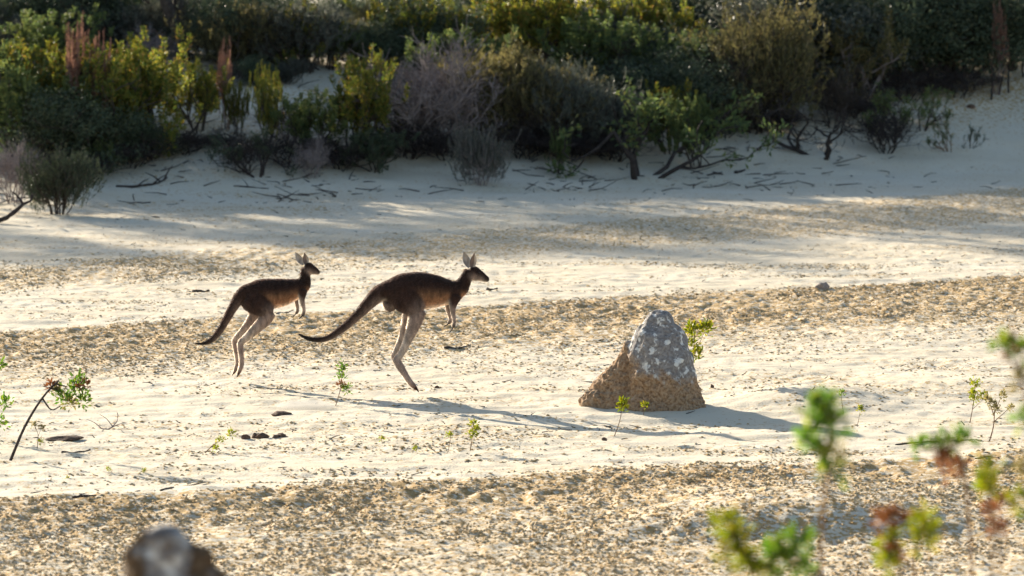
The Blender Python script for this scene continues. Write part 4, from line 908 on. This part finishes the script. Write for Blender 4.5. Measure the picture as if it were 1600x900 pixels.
clod('dark heap of litter beside the low leaning yellow twig', 418, 686, 20, 9, 'earth', 'litter_heap', 'litter', 6, 24)
clod('round dark clod at the end of the dark litter heap', 384, 687, 15, 8, 'earth')
clod('grey stone on the far edge of the crusted strip', 1285, 452, 20, 10, 'stone', 'stone', 'stone')
clod('flat brown clod by the tip of the small kangaroo shadow', 440, 649, 30, 6, 'earth')
clod('small dark clod in front of the termite mound', 944, 689, 8, 6, 'earth')
clod('small dark clod below the larger kangaroo foot', 683, 609, 8, 5, 'earth')
clod('dark clod near the foot of the leafy sapling by the termite mound', 1113, 605, 6, 6, 'earth')
clod('dark clod on the shaded slope under the tangle of dead sticks', 1517, 168, 14, 6, 'earth')

# fallen twigs and dry leaf scraps
def litter_stuff(name, label, n, fn, cat, matn, r0, l0, l1):
    A = Acc(); x, y = fn(n); z = terrain(x, y)
    for x_, y_, z_ in zip(x, y, z):
        a_ = rng.uniform(0, 6.28); L = rng.uniform(l0, l1); d = np.array([math.cos(a_), math.sin(a_), rng.uniform(-0.05, 0.3)])
        p = np.array([x_, y_, z_ + r0 * 0.5]); m_ = p + d * L * 0.5 + rng.normal(size=3) * L * 0.06
        q_ = p + d * L; q_[2] = max(q_[2], gz(q_[0], q_[1])) if d[2] < 0.1 else q_[2]
        A.tube([p, m_, q_], [r0, r0 * 0.8, r0 * 0.4], 3)
    o = link(bpy.data.objects.new(name, A.mesh(name, M[matn]))); o['kind'] = 'stuff'; o['label'] = label; o['category'] = cat
def on_bank(n):
    x = rng.uniform(-8, 4.3, n // 14)[rng.integers(0, n // 14, n)]; c_ = rng.uniform(-0.3, 5.5, n); x = x + rng.normal(0, 0.28, n); return x, toe(x) + np.round(c_ / 1.1) * 1.1 + rng.normal(0, 0.35, n)
def on_toe(n):
    x = rng.uniform(-8, 8, n // 5)[rng.integers(0, n // 5, n)] + rng.normal(0, 0.2, n); return x, toe(x) + rng.normal(0.0, 1.4, n)
def on_flat(n):
    y = rng.uniform(36, 73, n); return rng.uniform(-0.11, 0.11, n) * y, y
litter_stuff('twig_litter', 'dead twigs littering the sand under the shrubs of the bank', 420, on_bank, 'twig litter', 'char', 0.009, 0.10, 0.5)
litter_stuff('twig_litter', 'scraps of dead twig on the open sand at the foot of the bank', 130, on_toe, 'twig litter', 'bark', 0.007, 0.03, 0.2)
litter_stuff('twig_litter', 'tiny scraps of dead twig scattered over the open sand flat', 650, on_flat, 'twig litter', 'char', 0.005, 0.015, 0.10)

# dark trunk standing clear of the shrubs
p_ = at_depth(290, 60, 81.2); tr, cr = TREES[1]
r = empty('tree', (p_[0], 81.2, gz(p_[0], 81.2) - 0.03), 1.0); r.scale = (1.5, 1.5, 1.7)
part('trunk', tr, r); part('crown', cr, r, 'stuff'); tag(r, 'dark tree trunk standing behind the arching bare twigs and tallest yellow-tipped shrub', 'tree')
# dust kicked up by the landing
g_ = ground_at(478, 638); bm = bmesh.new(); bmesh.ops.create_icosphere(bm, subdivisions=3, radius=1.0)
for v in bm.verts: v.co = Vector((v.co.x * 0.24, v.co.y * 0.22, max(v.co.z, -0.2) * 0.055 + 0.015))
me = bpy.data.meshes.new('dust_puff'); bm.to_mesh(me); bm.free()
m, n, l = mat('dust'); o_ = n.new('ShaderNodeOutputMaterial'); pv = n.new('ShaderNodeVolumePrincipled'); pv.inputs['Color'].default_value = (0.95, 0.92, 0.86, 1); pv.inputs['Density'].default_value = 3.5
l.new(pv.outputs[0], o_.inputs['Volume']); me.materials.append(m)
o = link(bpy.data.objects.new('dust_puff', me)); o.location = g_; o['kind'] = 'stuff'; o['label'] = 'pale puff of dust at the tail of the small kangaroo shadow'; o['category'] = 'dust'
